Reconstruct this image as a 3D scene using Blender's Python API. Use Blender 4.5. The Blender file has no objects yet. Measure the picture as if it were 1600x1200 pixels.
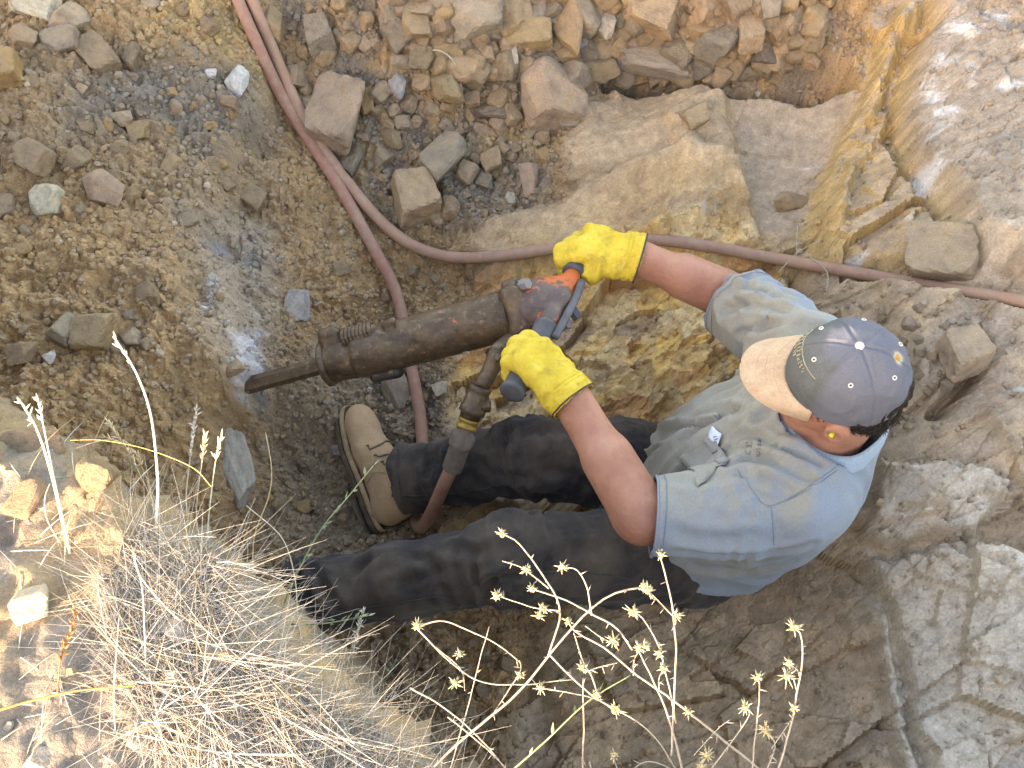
import bpy, bmesh, math, random
import numpy as np
from mathutils import Vector, Matrix
from mathutils.bvhtree import BVHTree

# ------------------------------------------------------------------ camera, sky, sun, exposure
scene = bpy.context.scene
COL = scene.collection
F_PX, PITCH, CAM_Z = 1570.0, math.radians(62), 2.25
SUN_AZ = math.atan2(-0.80, -0.59)      # the sun stands low, behind and to the left of the photographer
SUN_EL = math.radians(12.0)
SUN_STRENGTH, SKY_STRENGTH, EXPOSURE = 2.05, 0.15, 3.1

cam_d = bpy.data.cameras.new('camera')
cam_d.sensor_width = 36.0
cam_d.lens = 36.0 * F_PX / 1600.0
cam_d.clip_start, cam_d.clip_end = 0.02, 500.0
cam = bpy.data.objects.new('camera', cam_d)
COL.objects.link(cam)
cam.location = (0, 0, CAM_Z)
cam.rotation_euler = (math.pi / 2 - PITCH, 0, 0)
scene.camera = cam

world = bpy.data.worlds.new('World')
scene.world = world
world.use_nodes = True
nt = world.node_tree
bg = nt.nodes['Background']
sky = nt.nodes.new('ShaderNodeTexSky')
sky.sky_type = 'NISHITA'
sky.sun_disc = False
sky.sun_elevation = SUN_EL
sky.sun_rotation = math.pi / 2 - SUN_AZ
sky.air_density, sky.dust_density, sky.ozone_density = 1.0, 1.5, 1.0
nt.links.new(sky.outputs[0], bg.inputs[0])
bg.inputs[1].default_value = SKY_STRENGTH

sun_d = bpy.data.lights.new('sun', 'SUN')
sun_d.energy = SUN_STRENGTH
sun_d.angle = math.radians(0.53)
sun_d.color = (1.0, 0.93, 0.82)
sun = bpy.data.objects.new('sun', sun_d)
COL.objects.link(sun)
sdir = Vector((math.cos(SUN_AZ) * math.cos(SUN_EL), math.sin(SUN_AZ) * math.cos(SUN_EL), math.sin(SUN_EL)))
sun.rotation_euler = sdir.to_track_quat('Z', 'Y').to_euler()
sun.location = (-3, -4, 5)

vs = scene.view_settings
vs.view_transform = 'Standard'
vs.look = 'None'
vs.gamma = 1.0
vs.use_curve_mapping = False
vs.exposure = EXPOSURE
vs.use_white_balance = True
vs.white_balance_temperature = 9000
vs.white_balance_tint = 21
scene.render.engine = 'CYCLES'
scene.cycles.max_bounces = 6
scene.cycles.diffuse_bounces = 4
scene.cycles.use_denoising = True

# ------------------------------------------------------------------ geometry of the view, used to survey the place
_c, _s = math.cos(PITCH), math.sin(PITCH)
FWD = np.array([0, _c, -_s]); UPV = np.array([0, _s, _c]); EYE = np.array([0, 0, CAM_Z])
def ray(u, v):
    d = FWD + (u - 800) / F_PX * np.array([1., 0, 0]) + (600 - v) / F_PX * UPV
    return d
def P(u, v, z):
    d = ray(u, v)
    return EYE + d * ((z - CAM_Z) / d[2])
def unit(v):
    v = np.asarray(v, float)
    return v / np.linalg.norm(v)

# ------------------------------------------------------------------ noise
def _hash(ix, iy, iz, seed):
    h = (ix.astype(np.int64) * 374761393 + iy.astype(np.int64) * 668265263 + iz.astype(np.int64) * 2147483647 + seed * 1274126177) & 0xFFFFFFFF
    h = ((h ^ (h >> 13)) * 1274126177) & 0xFFFFFFFF
    h = ((h ^ (h >> 16)) * 2246822519) & 0xFFFFFFFF
    return ((h ^ (h >> 15)) & 0xFFFFFF) / float(0xFFFFFF)
def vnoise(p, seed=0):
    p = np.asarray(p, float)
    i = np.floor(p); f = p - i
    f = f * f * f * (f * (f * 6 - 15) + 10)
    x, y, z = i[..., 0], i[..., 1], i[..., 2]
    r = 0
    for dx in (0, 1):
        wx = f[..., 0] if dx else 1 - f[..., 0]
        for dy in (0, 1):
            wy = f[..., 1] if dy else 1 - f[..., 1]
            for dz in (0, 1):
                wz = f[..., 2] if dz else 1 - f[..., 2]
                r = r + wx * wy * wz * _hash(x + dx, y + dy, z + dz, seed)
    return r * 2 - 1
def fbm(p, octv=4, seed=0, gain=0.5):
    p = np.asarray(p, float); a = 1.0; r = 0; n = 0
    for o in range(octv):
        r = r + a * vnoise(p, seed + o * 17); n += a
        p = p * 2.03 + 11.7; a *= gain
    return r / n
def vnoise2(x, y, seed=0):
    i = np.floor(x); j = np.floor(y); fx = x - i; fy = y - j
    fx = fx * fx * fx * (fx * (fx * 6 - 15) + 10); fy = fy * fy * fy * (fy * (fy * 6 - 15) + 10)
    z = np.zeros_like(i)
    a = _hash(i, j, z, seed); b = _hash(i + 1, j, z, seed); c = _hash(i, j + 1, z, seed); d = _hash(i + 1, j + 1, z, seed)
    return ((a * (1 - fx) + b * fx) * (1 - fy) + (c * (1 - fx) + d * fx) * fy) * 2 - 1
def fbm2(x, y, octv=4, seed=0, gain=0.5):
    a = 1.0; r = 0; n = 0
    for o in range(octv):
        r = r + a * vnoise2(x, y, seed + o * 17); n += a
        x = x * 2.03 + 11.7; y = y * 2.03 + 5.3; a *= gain
    return r / n
def worley2(x, y, seed=0):
    """F1, F2, cell random and offset from the cell's centre"""
    i = np.floor(x); j = np.floor(y); z = np.zeros_like(i)
    f1 = np.full(x.shape, 9.0); f2 = np.full(x.shape, 9.0); cid = np.zeros(x.shape); ox = np.zeros(x.shape); oy = np.zeros(x.shape)
    for dx in (-1, 0, 1):
        for dy in (-1, 0, 1):
            a = i + dx; b = j + dy
            px = a + _hash(a, b, z, seed); py = b + _hash(a, b, z + 1, seed)
            d = np.hypot(x - px, y - py)
            c = _hash(a, b, z + 2, seed)
            m = d < f1
            f2 = np.where(m, f1, np.minimum(f2, d))
            cid = np.where(m, c, cid); ox = np.where(m, x - px, ox); oy = np.where(m, y - py, oy)
            f1 = np.where(m, d, f1)
    return f1, f2, cid, ox, oy
def sstep(a, b, x):
    t = np.clip((x - a) / (b - a), 0, 1)
    return t * t * (3 - 2 * t)
def poly_sd(X, Y, poly):
    """signed distance to a polygon, negative inside"""
    d = np.full(X.shape, 1e9); inside = np.zeros(X.shape, bool)
    n = len(poly)
    for k in range(n):
        ax, ay = poly[k]; bx, by = poly[(k + 1) % n]
        ex, ey = bx - ax, by - ay
        wx, wy = X - ax, Y - ay
        t = np.clip((wx * ex + wy * ey) / (ex * ex + ey * ey + 1e-12), 0, 1)
        d = np.minimum(d, np.hypot(wx - ex * t, wy - ey * t))
        cond = ((ay <= Y) & (by > Y)) | ((by <= Y) & (ay > Y))
        inside ^= cond & (X < (bx - ax) * (Y - ay) / (by - ay + 1e-12) + ax)
    return np.where(inside, -d, d)
def line_d(X, Y, pts):
    d = np.full(X.shape, 1e9)
    for (ax, ay), (bx, by) in zip(pts[:-1], pts[1:]):
        ex, ey = bx - ax, by - ay
        t = np.clip(((X - ax) * ex + (Y - ay) * ey) / (ex * ex + ey * ey + 1e-12), 0, 1)
        d = np.minimum(d, np.hypot(X - ax - ex * t, Y - ay - ey * t))
    return d

# ------------------------------------------------------------------ objects and tags
def new_mesh(name, verts, faces, smooth=True):
    me = bpy.data.meshes.new(name)
    v = np.asarray(verts, np.float32)
    if isinstance(faces, np.ndarray) and faces.ndim == 2:
        nf, k = faces.shape
        me.vertices.add(len(v)); me.vertices.foreach_set('co', v.ravel())
        me.loops.add(nf * k); me.loops.foreach_set('vertex_index', faces.astype(np.int32).ravel())
        me.polygons.add(nf)
        me.polygons.foreach_set('loop_start', np.arange(0, nf * k, k, dtype=np.int32))
        me.update(calc_edges=True)
        me.validate()
    else:
        me.from_pydata([tuple(map(float, q)) for q in v], [], [tuple(int(i) for i in f) for f in faces])
        me.update()
    me.polygons.foreach_set('use_smooth', np.full(len(me.polygons), smooth))
    return me
def obj(name, me, mat=None, parent=None, label=None, cat=None, group=None, kind=None):
    o = bpy.data.objects.new(name, me)
    COL.objects.link(o)
    if mat is not None and me is not None and not me.materials:
        me.materials.append(mat)
    if parent is not None:
        o.parent = parent
        o.matrix_parent_inverse = Matrix.Translation(-parent.location)
    if label: o['label'] = label
    if cat: o['category'] = cat
    if group: o['group'] = group
    if kind: o['kind'] = kind
    return o
def empty(name, loc, label, cat, group=None):
    o = bpy.data.objects.new(name, None)
    o.location = Vector([float(a) for a in loc]); o.empty_display_size = 0.05
    COL.objects.link(o)
    o['label'] = label; o['category'] = cat
    if group: o['group'] = group
    return o
def set_attr(me, name, cols):
    a = me.color_attributes.new(name, 'FLOAT_COLOR', 'POINT')
    c = np.ones((len(me.vertices), 4), np.float32); c[:, :3] = cols
    a.data.foreach_set('color', c.ravel())

# mesh pieces: (verts, faces) lists that can be joined
class MB:
    def __init__(self): self.v = []; self.f = []
    def add(self, v, f):
        n = len(self.v)
        self.v.extend([tuple(map(float, q)) for q in v]); self.f.extend([tuple(i + n for i in q) for q in f])
        return self
    def mesh(self, name, smooth=True): return new_mesh(name, self.v, self.f, smooth)
def frames(pts):
    pts = np.asarray(pts, float)
    t = np.gradient(pts, axis=0)
    t /= np.linalg.norm(t, axis=1)[:, None] + 1e-12
    ref = np.array([0, 0, 1.0]) if abs(t[0][2]) < 0.9 else np.array([1.0, 0, 0])
    out = []
    n = unit(np.cross(t[0], ref))
    for k in range(len(pts)):
        n = n - t[k] * (n @ t[k]); n = unit(n)
        out.append((n, np.cross(t[k], n)))
    return t, out
def tube(pts, r, seg=8, cap=True, squash=None):
    pts = np.asarray(pts, float); n = len(pts)
    r = np.broadcast_to(np.asarray(r, float), (n,))
    t, fr = frames(pts)
    v = []; f = []
    for k in range(n):
        a, b = fr[k]
        for j in range(seg):
            w = 2 * math.pi * j / seg
            v.append(pts[k] + r[k] * (math.cos(w) * a + math.sin(w) * b * (squash or 1)))
    for k in range(n - 1):
        for j in range(seg):
            f.append((k * seg + j, k * seg + (j + 1) % seg, (k + 1) * seg + (j + 1) % seg, (k + 1) * seg + j))
    if cap:
        f.append(tuple(range(seg - 1, -1, -1))); f.append(tuple((n - 1) * seg + j for j in range(seg)))
    return v, f
def lathe(a, axis, prof, seg=24, up=None):
    """profile [(t, r)] turned about the axis from point a"""
    a = np.asarray(a, float); ax = unit(axis)
    ref = np.array([0, 0, 1.0]) if up is None else np.asarray(up, float)
    if abs(ax @ unit(ref)) > 0.95: ref = np.array([1.0, 0, 0])
    n = unit(np.cross(ax, ref)); b = np.cross(ax, n)
    v = []; f = []
    for (t, r) in prof:
        for j in range(seg):
            w = 2 * math.pi * j / seg
            v.append(a + ax * t + r * (math.cos(w) * n + math.sin(w) * b))
    m = len(prof)
    for k in range(m - 1):
        for j in range(seg):
            f.append((k * seg + j, k * seg + (j + 1) % seg, (k + 1) * seg + (j + 1) % seg, (k + 1) * seg + j))
    f.append(tuple(range(seg - 1, -1, -1))); f.append(tuple((m - 1) * seg + j for j in range(seg)))
    return v, f
def spline(pts, n):
    """Catmull-Rom through the points, n samples, roughly even"""
    p = np.asarray(pts, float)
    p = np.vstack([2 * p[0] - p[1], p, 2 * p[-1] - p[-2]])
    out = []
    m = len(p) - 3
    for k in range(m):
        q0, q1, q2, q3 = p[k:k + 4]
        for t in np.linspace(0, 1, 24, endpoint=(k == m - 1)):
            out.append(0.5 * ((2 * q1) + (-q0 + q2) * t + (2 * q0 - 5 * q1 + 4 * q2 - q3) * t * t + (-q0 + 3 * q1 - 3 * q2 + q3) * t ** 3))
    out = np.array(out)
    d = np.r_[0, np.cumsum(np.linalg.norm(np.diff(out, axis=0), axis=1))]
    s = np.linspace(0, d[-1], n)
    return np.stack([np.interp(s, d, out[:, k]) for k in range(3)], 1)

# ------------------------------------------------------------------ materials
class NT:
    def __init__(self, name):
        self.m = bpy.data.materials.new(name); self.m.use_nodes = True
        self.t = self.m.node_tree; self.b = self.t.nodes['Principled BSDF']
        self.pos = None
    def n(self, typ, **kw):
        o = self.t.nodes.new(typ)
        for k, v in kw.items(): setattr(o, k, v)
        return o
    def l(self, a, b): self.t.links.new(a, b)
    def coord(self, kind='Object'):
        return self.n('ShaderNodeTexCoord').outputs[kind]
    def noise(self, scale, detail=4, rough=0.55, vec=None, stretch=None):
        o = self.n('ShaderNodeTexNoise'); o.inputs['Scale'].default_value = scale
        o.inputs['Detail'].default_value = detail; o.inputs['Roughness'].default_value = rough
        vec = vec if vec is not None else self.coord()
        if stretch:
            mp = self.n('ShaderNodeMapping'); mp.inputs['Scale'].default_value = stretch; self.l(vec, mp.inputs[0]); vec = mp.outputs[0]
        self.l(vec, o.inputs['Vector'])
        return o.outputs['Fac']
    def ramp(self, fac, stops):
        o = self.n('ShaderNodeValToRGB'); e = o.color_ramp.elements
        while len(e) < len(stops): e.new(0.5)
        for k, (p, c) in enumerate(stops):
            e[k].position = p; e[k].color = (*c, 1) if len(c) == 3 else c
        self.l(fac, o.inputs[0])
        return o.outputs[0]
    def mix(self, fac, a, b, mode='MIX'):
        o = self.n('ShaderNodeMix', data_type='RGBA', blend_type=mode)
        for s, x in ((0, fac), (6, a), (7, b)):
            if hasattr(x, 'links') or hasattr(x, 'is_linked'): self.l(x, o.inputs[s])
            else: o.inputs[s].default_value = x if s == 0 else ((*x, 1) if len(x) == 3 else x)
        return o.outputs[2]
    def math(self, op, a, b=None, clamp=False):
        o = self.n('ShaderNodeMath', operation=op, use_clamp=clamp)
        for s, x in ((0, a), (1, b)):
            if x is None: continue
            if hasattr(x, 'is_linked'): self.l(x, o.inputs[s])
            else: o.inputs[s].default_value = x
        return o.outputs[0]
    def bump(self, h, strength, dist, prev=None):
        o = self.n('ShaderNodeBump'); o.inputs['Strength'].default_value = strength; o.inputs['Distance'].default_value = dist
        self.l(h, o.inputs['Height'])
        if prev is not None: self.l(prev, o.inputs['Normal'])
        return o.outputs[0]
    def out(self, col, rough=0.8, normal=None, metallic=0.0, spec=0.3):
        if hasattr(col, 'is_linked'): self.l(col, self.b.inputs['Base Color'])
        else: self.b.inputs['Base Color'].default_value = (*col, 1)
        if hasattr(rough, 'is_linked'): self.l(rough, self.b.inputs['Roughness'])
        else: self.b.inputs['Roughness'].default_value = rough
        self.b.inputs['Metallic'].default_value = metallic
        self.b.inputs['Specular IOR Level'].default_value = spec
        if normal is not None: self.l(normal, self.b.inputs['Normal'])
        return self.m
    def attr(self, name):
        o = self.n('ShaderNodeAttribute'); o.attribute_name = name
        return o.outputs['Color']
def plain(name, col, rough=0.7, var=0.25, scale=40, bump=0.3, bd=0.002, metallic=0.0, spec=0.3):
    t = NT(name)
    a = tuple(c * (1 - var) for c in col); b = tuple(min(1, c * (1 + var)) for c in col)
    f = t.noise(scale, 5)
    c = t.ramp(f, [(0.3, a), (0.7, b)])
    nb = t.bump(t.noise(scale * 4, 3), bump, bd) if bump else None
    return t.out(c, rough, nb, metallic, spec)
# ================================================================== the ground of the pit
CTRL = [(0,0,.56),(200,100,.50),(0,300,.50),(0,550,.45),(200,450,.42),(330,450,.36),(395,600,.29),(200,650,.36),(350,760,.20),(450,700,.10),(500,850,.05),
 (600,720,.0),(500,500,.15),(420,300,.28),(350,100,.42),(600,350,.15),(700,450,.06),(560,150,.30),(700,200,.24),(640,0,.48),(850,0,.40),(1000,0,.40),(1150,0,.42),
 (1000,125,.19),(900,250,.19),(1050,200,.22),(1250,160,.22),(1250,330,.19),(900,380,.13),(950,500,.08),(1100,500,.12),(800,600,.01),(950,600,.05),(1300,50,.33),
 (1400,100,.34),(1550,50,.40),(1550,250,.37),(1500,400,.40),(1350,380,.29),(1200,420,.19),(1450,550,.35),(1580,600,.42),(1450,750,.36),(1550,800,.39),(1350,860,.25),
 (1400,1000,.27),(1580,1000,.33),(1580,1180,.30),(1200,950,.10),(1200,1150,.14),(1060,830,.04),(1000,900,.04),(900,1000,.05),(700,1000,.04),(850,1150,.08),(1000,1150,.1),
 (700,860,.0),(600,1000,.05),(470,960,.14),(400,930,.17)]
_cp = np.array([P(*c) for c in CTRL])
_cp = np.vstack([_cp, [(-2.6, 3.6, .7), (2.6, 3.6, .8), (0, 3.6, .75), (-2.6, 1.2, .62), (2.6, 1.0, .7), (2.4, -.4, .6), (0, -.6, .1), (-1.4, .2, .4), (.8, -.4, .2)]])
def _tps(r2): return 0.5 * r2 * np.log(r2 + 1e-9)
_n = len(_cp)
_d2 = ((_cp[:, None, :2] - _cp[None, :, :2]) ** 2).sum(-1)
_A = np.zeros((_n + 3, _n + 3)); _A[:_n, :_n] = _tps(_d2) + np.eye(_n) * 2e-3
_A[:_n, _n] = 1; _A[:_n, _n + 1:] = _cp[:, :2]; _A[_n, :_n] = 1; _A[_n + 1:, :_n] = _cp[:, :2].T
_w = np.linalg.solve(_A, np.r_[_cp[:, 2], 0, 0, 0])
def base_h(x, y):
    x = np.asarray(x, float); y = np.asarray(y, float)
    r = _w[_n] + _w[_n + 1] * x + _w[_n + 2] * y
    for k in range(_n):
        r = r + _w[k] * _tps((x - _cp[k, 0]) ** 2 + (y - _cp[k, 1]) ** 2)
    return r
def G0(u, v):
    """where the line of sight meets the undetailed ground"""
    z = 0.2
    for _ in range(25):
        p = P(u, v, z); z = 0.5 * z + 0.5 * float(base_h(p[0], p[1]))
    return P(u, v, z)
def GP(pts): return [tuple(G0(u, v)[:2]) for u, v in pts]

GX0, GX1, GY0, GY1, GS = -1.75, 1.75, -0.2, 2.55, 0.005
gx = np.arange(GX0, GX1 + 1e-6, GS); gy = np.arange(GY0, GY1 + 1e-6, GS)
X, Y = np.meshgrid(gx, gy, indexing='ij')
H = base_h(X, Y)
WX = X + .028 * fbm2(X * 9, Y * 9, 4, 3); WY = Y + .028 * fbm2(X * 9 + 40, Y * 9, 4, 5)   # ragged outlines
def zone(pts, edge=.01, warp=True):
    sd = poly_sd(WX if warp else X, WY if warp else Y, GP(pts))
    return sstep(edge, -edge, sd)

BEDROCK = [(720,400),(800,345),(880,300),(885,180),(960,142),(1130,140),(1330,130),(1375,-80),(1750,-80),(1750,1300),(780,1300),(830,980),(1000,900),(760,815),(690,850),(640,820),(690,640),(740,520)]
Z_rock = zone(BEDROCK, .02)
Z_ochre = zone([(700,410),(860,370),(1040,290),(1180,330),(1240,420),(1170,560),(1060,680),(900,680),(690,650),(730,480)], .05)
Z_smooth = np.maximum(zone([(885,180),(960,142),(1130,140),(1340,135),(1300,250),(1255,350),(1190,375),(1130,350),(880,300)], .03),
                      zone([(715,400),(770,350),(900,300),(1060,255),(1150,285),(1100,340),(980,385),(880,420),(760,435)], .03))
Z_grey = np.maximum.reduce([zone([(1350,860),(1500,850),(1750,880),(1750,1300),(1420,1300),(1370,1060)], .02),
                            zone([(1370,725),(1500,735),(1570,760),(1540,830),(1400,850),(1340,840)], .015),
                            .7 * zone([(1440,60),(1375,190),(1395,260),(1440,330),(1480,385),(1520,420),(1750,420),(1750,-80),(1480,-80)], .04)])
Z_rubble = zone([(430,-80),(1310,-80),(1290,110),(1130,130),(960,135),(880,170),(850,300),(740,360),(600,340),(520,240),(430,120)], .05)

def add(h): 
    global H
    H = H + h
# ledges and slabs of the rock
add(.100 * zone([(1440,60),(1400,190),(1420,260),(1465,330),(1500,385),(1540,410),(1750,430),(1750,-80),(1480,-80)], .024))
add(.050 * zone([(1375,190),(1310,300),(1265,385),(1300,425),(1480,395),(1430,330),(1390,260)], .014))
add(.070 * zone([(1400,10),(1345,150),(1258,372),(1288,378),(1350,240),(1388,120),(1430,20)], .020))
add(-.09 * zone([(930,128),(1060,135),(1130,142),(1330,132),(1290,95),(1100,88),(940,100)], .018))
add(.045 * zone([(890,180),(960,145),(1060,140),(1125,150),(1150,290),(1090,330),(900,300),(880,240)], .05))
add(.055 * zone([(715,400),(770,352),(900,305),(1060,262),(1150,285),(1170,330),(1000,400),(880,420),(760,430)], .028))
add(.030 * zone([(1360,870),(1500,862),(1750,890),(1750,1300),(1420,1300),(1372,1060)], .010))
add(.034 * zone([(1365,728),(1500,735),(1570,760),(1540,828),(1400,850),(1340,840)], .010))
add(.030 * zone([(1130,150),(1150,300),(1190,370),(1100,420),(1010,400),(1060,300),(1040,200)], .012))
add(.022 * zone([(1520,640),(1750,600),(1750,760),(1580,740)], .010))
add(.026 * zone([(1360,440),(1480,470),(1530,520),(1490,600),(1440,640),(1400,560)], .02))
for ln, dep, wd in (([(1535,530),(1530,560),(1500,605),(1455,640)], .055, .016), ([(1330,410),(1380,440),(1470,450)], .02, .02), ([(1240,425),(1260,480)], .04, .012),
                    ([(1390,800),(1480,815),(1600,770)], .012, .006), ([(1350,880),(1385,960),(1400,1060),(1440,1200)], .03, .010), ([(1480,800),(1500,860),(1560,900)], .012, .006),
                    ([(1090,700),(1040,780)], .03, .03), ([(830,960),(820,1060),(870,1130)], .04, .03)):
    d = line_d(WX, WY, GP(ln))
    add(-dep * np.exp(-(d / wd) ** 2))
# broken plates of the rock: tilted facets, longer along the strata
def plates(scale, ang, stretch, seed, amp, tilt):
    ca, sa = math.cos(ang), math.sin(ang)
    PX_ = X + .3 * (WX - X); PY_ = Y + .3 * (WY - Y)
    a = (PX_ * ca + PY_ * sa) * scale / stretch; b = (-PX_ * sa + PY_ * ca) * scale
    f1, f2, cid, ox, oy = worley2(a, b, seed)
    r2 = _hash(np.floor(cid * 99991), np.zeros_like(cid), np.zeros_like(cid), seed + 9)
    e = f2 - f1
    return amp * (cid - .5) + tilt * ((cid - .5) * 2 * oy + (r2 - .5) * 2 * ox), e, cid
pl1, e1, c1 = plates(6.0, .45, 1.9, 4, .050, .070)
pl0, e0, c0 = plates(3.1, -.5, 1.5, 14, .055, .075)
pl2, e2, c2 = plates(19, .5, 2.0, 8, .020, .024)
pl3, e3, c3 = plates(46, .4, 1.8, 12, .008, .010)
pl4, e4, c4 = plates(5.5, -.9, 1.7, 21, .022, .030)
rough_w = Z_rock * (1 - .85 * Z_smooth) * (1 - .55 * Z_grey)
add(rough_w * (pl0 * .8 * (1 - Z_ochre) + pl1 * (.55 + .35 * Z_ochre) + pl2 * (.55 + .75 * Z_ochre) + pl3 * (.30 + 1.0 * Z_ochre)))
add(Z_rock * Z_grey * (pl4 * .22 + pl0 * .10 + pl3 * .35 + .30 * pl2))
crack = Z_rock * (1 - Z_smooth) * (sstep(.02, .0, e4) * .6 * (Z_grey) * sstep(-.15, .1, fbm2(X * 6, Y * 6, 2, 37)) + .35 * sstep(.015, 0, e0) * (1 - Z_ochre) * (1 - Z_grey) + sstep(.05, 0, e1) * (1 - Z_grey) * .25 * sstep(.0, .3, fbm2(X * 5, Y * 5, 2, 33)))
add(-.012 * crack)
add(Z_rock * .006 * fbm2(X * 14, Y * 14, 5, 31, .6))
add(Z_rock * (1 - .6 * Z_smooth) * (.003 + .007 * Z_ochre) * (np.abs(fbm2(X * 30, Y * 30, 4, 35)) - .2))
sm_str = fbm2((X * .9 + Y * .4) * 6, (Y * .9 - X * .4) * 34, 4, 77)
add(Z_rock * .004 * sm_str * (1 - .4 * Z_smooth))
# loose dirt: lumps, clods, runnels
Z_dirt = 1 - Z_rock
lump = fbm2(X * 5.5, Y * 5.5, 3, 41)
add(Z_dirt * (.030 * lump + .026 * fbm2(X * 19, Y * 19, 4, 43) + .022 * np.abs(fbm2(X * 46, Y * 46, 3, 47)) + .009 * fbm2(X * 95, Y * 95, 2, 49)))
f1, f2, cid, _, _ = worley2(WX * 26, WY * 26, 51)
add(Z_dirt * .012 * np.clip(.5 - f1, 0, 1) * (cid > .45) * (.6 + Z_rubble))
f1, f2, cid, _, _ = worley2(WX * 60, WY * 60, 53)
add(Z_dirt * .007 * np.clip(.55 - f1, 0, 1) * (cid > .4))
# the dirt bank stands above the trench floor on the chisel's side
bank_sd = poly_sd(WX, WY, GP([(-300,-100),(430,-100),(410,200),(330,370),(385,560),(388,600),(350,660),(398,790),(330,900),(-300,900)]))
add(.075 * sstep(.035, -.035, bank_sd))
groove = line_d(X + .01 * fbm2(X * 25, Y * 25, 3, 61), Y, GP([(345,385),(318,430),(325,490),(370,570),(392,612)]))
add(-.035 * np.exp(-(groove / .035) ** 2))
chis = line_d(X, Y, GP([(398,480),(402,520),(385,570)]))
add(-.03 * np.exp(-(chis / .022) ** 2))
CHP = G0(366, 612)
add(.055 * np.exp(-(((X - CHP[0]) / .05) ** 2 + ((Y - CHP[1]) / .06) ** 2)))
NOTCH = G0(520, 810)
add(-.03 * np.exp(-(((X - NOTCH[0]) / .09) ** 2 + ((Y - NOTCH[1]) / .035) ** 2)))
# seat the man: the rock is worn flat under him and stays clear of his back and legs
def cap_under(pts, clear, soft=.05):
    global H
    for (a, b, ra, rb) in pts:
        a = np.array(a); b = np.array(b)
        e = b - a; l2 = (e[:2] ** 2).sum() + 1e-9
        t = np.clip(((X - a[0]) * e[0] + (Y - a[1]) * e[1]) / l2, 0, 1)
        d = np.hypot(X - a[0] - e[0] * t, Y - a[1] - e[1] * t)
        r = ra + (rb - ra) * t
        zc = a[2] + e[2] * t - np.sqrt(np.maximum(r * r - np.minimum(d, r) ** 2, 0)) - clear
        w = sstep(r + soft, r * .9, d)
        H = np.where(H > zc, H * (1 - w) + zc * w, H)
cap_under([((.40, .70, .17), (.40, .88, .17), .15, .15), ((.40, .70, .17), (.00, .63, .36), .10, .085), ((.0, .63, .36), (-.46, .58, .25), .085, .075),
           ((.39, .90, .17), (.05, .93, .30), .10, .085), ((.05, .93, .30), (-.26, .905, .12), .085, .075), ((.42, .79, .2), (.60, .84, .48), .16, .17)], -.012)

def hz(x, y):
    """height of the finished ground"""
    i = np.clip((np.asarray(x, float) - GX0) / GS, 0, len(gx) - 1.001); j = np.clip((np.asarray(y, float) - GY0) / GS, 0, len(gy) - 1.001)
    a = np.floor(i).astype(int); b = np.floor(j).astype(int); s = i - a; t = j - b
    return (H[a, b] * (1 - s) + H[a + 1, b] * s) * (1 - t) + (H[a, b + 1] * (1 - s) + H[a + 1, b + 1] * s) * t
def zval(A, x, y):
    i = int(np.clip(round((x - GX0) / GS), 0, len(gx) - 1)); j = int(np.clip(round((y - GY0) / GS), 0, len(gy) - 1))
    return A[i, j]
def G(u, v):
    """where the line of sight through a surveyed point meets the ground"""
    d = ray(u, v)
    t = np.linspace(1.2, 3.4, 460)
    p = EYE + d * t[:, None]
    below = p[:, 2] < hz(p[:, 0], p[:, 1])
    k = int(np.argmax(below)) if below.any() else 800
    return p[k]

# ---- colours of earth and stone
def lerp(A, c, w): return A * (1 - w[..., None]) + np.asarray(c) * w[..., None]
n1 = fbm2(X * 4, Y * 4, 4, 101); n2 = fbm2(X * 16, Y * 16, 4, 103); n3 = fbm2(X * 60, Y * 60, 3, 105); n4 = fbm2(X * 9 + 50, Y * 9, 4, 107)
C = np.empty(X.shape + (3,)); C[:] = (.42, .268, .140)
C = lerp(C, (.45, .305, .165), sstep(-.1, .5, n4) * .7)
C = lerp(C, (.29, .215, .150), sstep(.0, .5, n1) * .6)
C = lerp(C, (.20, .185, .165), zone([(150,150),(250,120),(400,120),(430,240),(340,270),(230,220),(120,250)], .06) * .8)
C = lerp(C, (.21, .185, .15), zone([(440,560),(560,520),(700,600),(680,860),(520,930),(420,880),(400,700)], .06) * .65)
C = lerp(C, (.17, .15, .13), Z_rubble * sstep(-.4, .2, n2) * .85)  # grey ground, darkened so the gaps between stones look shaded
C = lerp(C, (.22, .20, .17), zone([(760,180),(870,250),(840,330),(720,370),(600,340),(640,250)], .06) * .6)
C = lerp(C, (.46, .33, .16), zone([(240,20),(370,10),(430,150),(330,130),(240,80)], .06) * .6)
C = lerp(C, (.40, .27, .12), zone([(690,200),(850,180),(860,250),(740,250)], .05) * .6)
# bedrock
R = np.empty_like(C); R[:] = (.41, .30, .205)
R = lerp(R, (.40, .335, .27), sstep(-.2, .4, n1) * .6)
R = lerp(R, (.47, .335, .205), sstep(.0, .5, n2) * .5)
R = lerp(R, (.36, .245, .15), sstep(.15, .5, n4) * .45)
R = lerp(R, (.74, .47, .165), Z_ochre * (.55 + .45 * sstep(-.3, .3, n2)))
R = lerp(R, (.70, .53, .31), Z_ochre * sstep(.52, .75, c2) * .8)
R = lerp(R, (.44, .33, .23), Z_ochre * sstep(.26, .12, c2) * .8)
R = lerp(R, (.52, .21, .075), Z_ochre * sstep(.25, .5, fbm2(X * 7 + 9, Y * 11, 3, 131)) * .55)
R = lerp(R, (.42, .30, .185), Z_smooth * .75)
R = lerp(R, (.385, .31, .235), zone([(1150,150),(1320,140),(1290,260),(1240,350),(1180,360)], .03) * .7)
R = lerp(R, (.58, .515, .425), Z_grey * (.6 + .35 * sstep(-.3, .3, n1)))  # grey slab colour lightened to make up for the bank wall's shade
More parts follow.
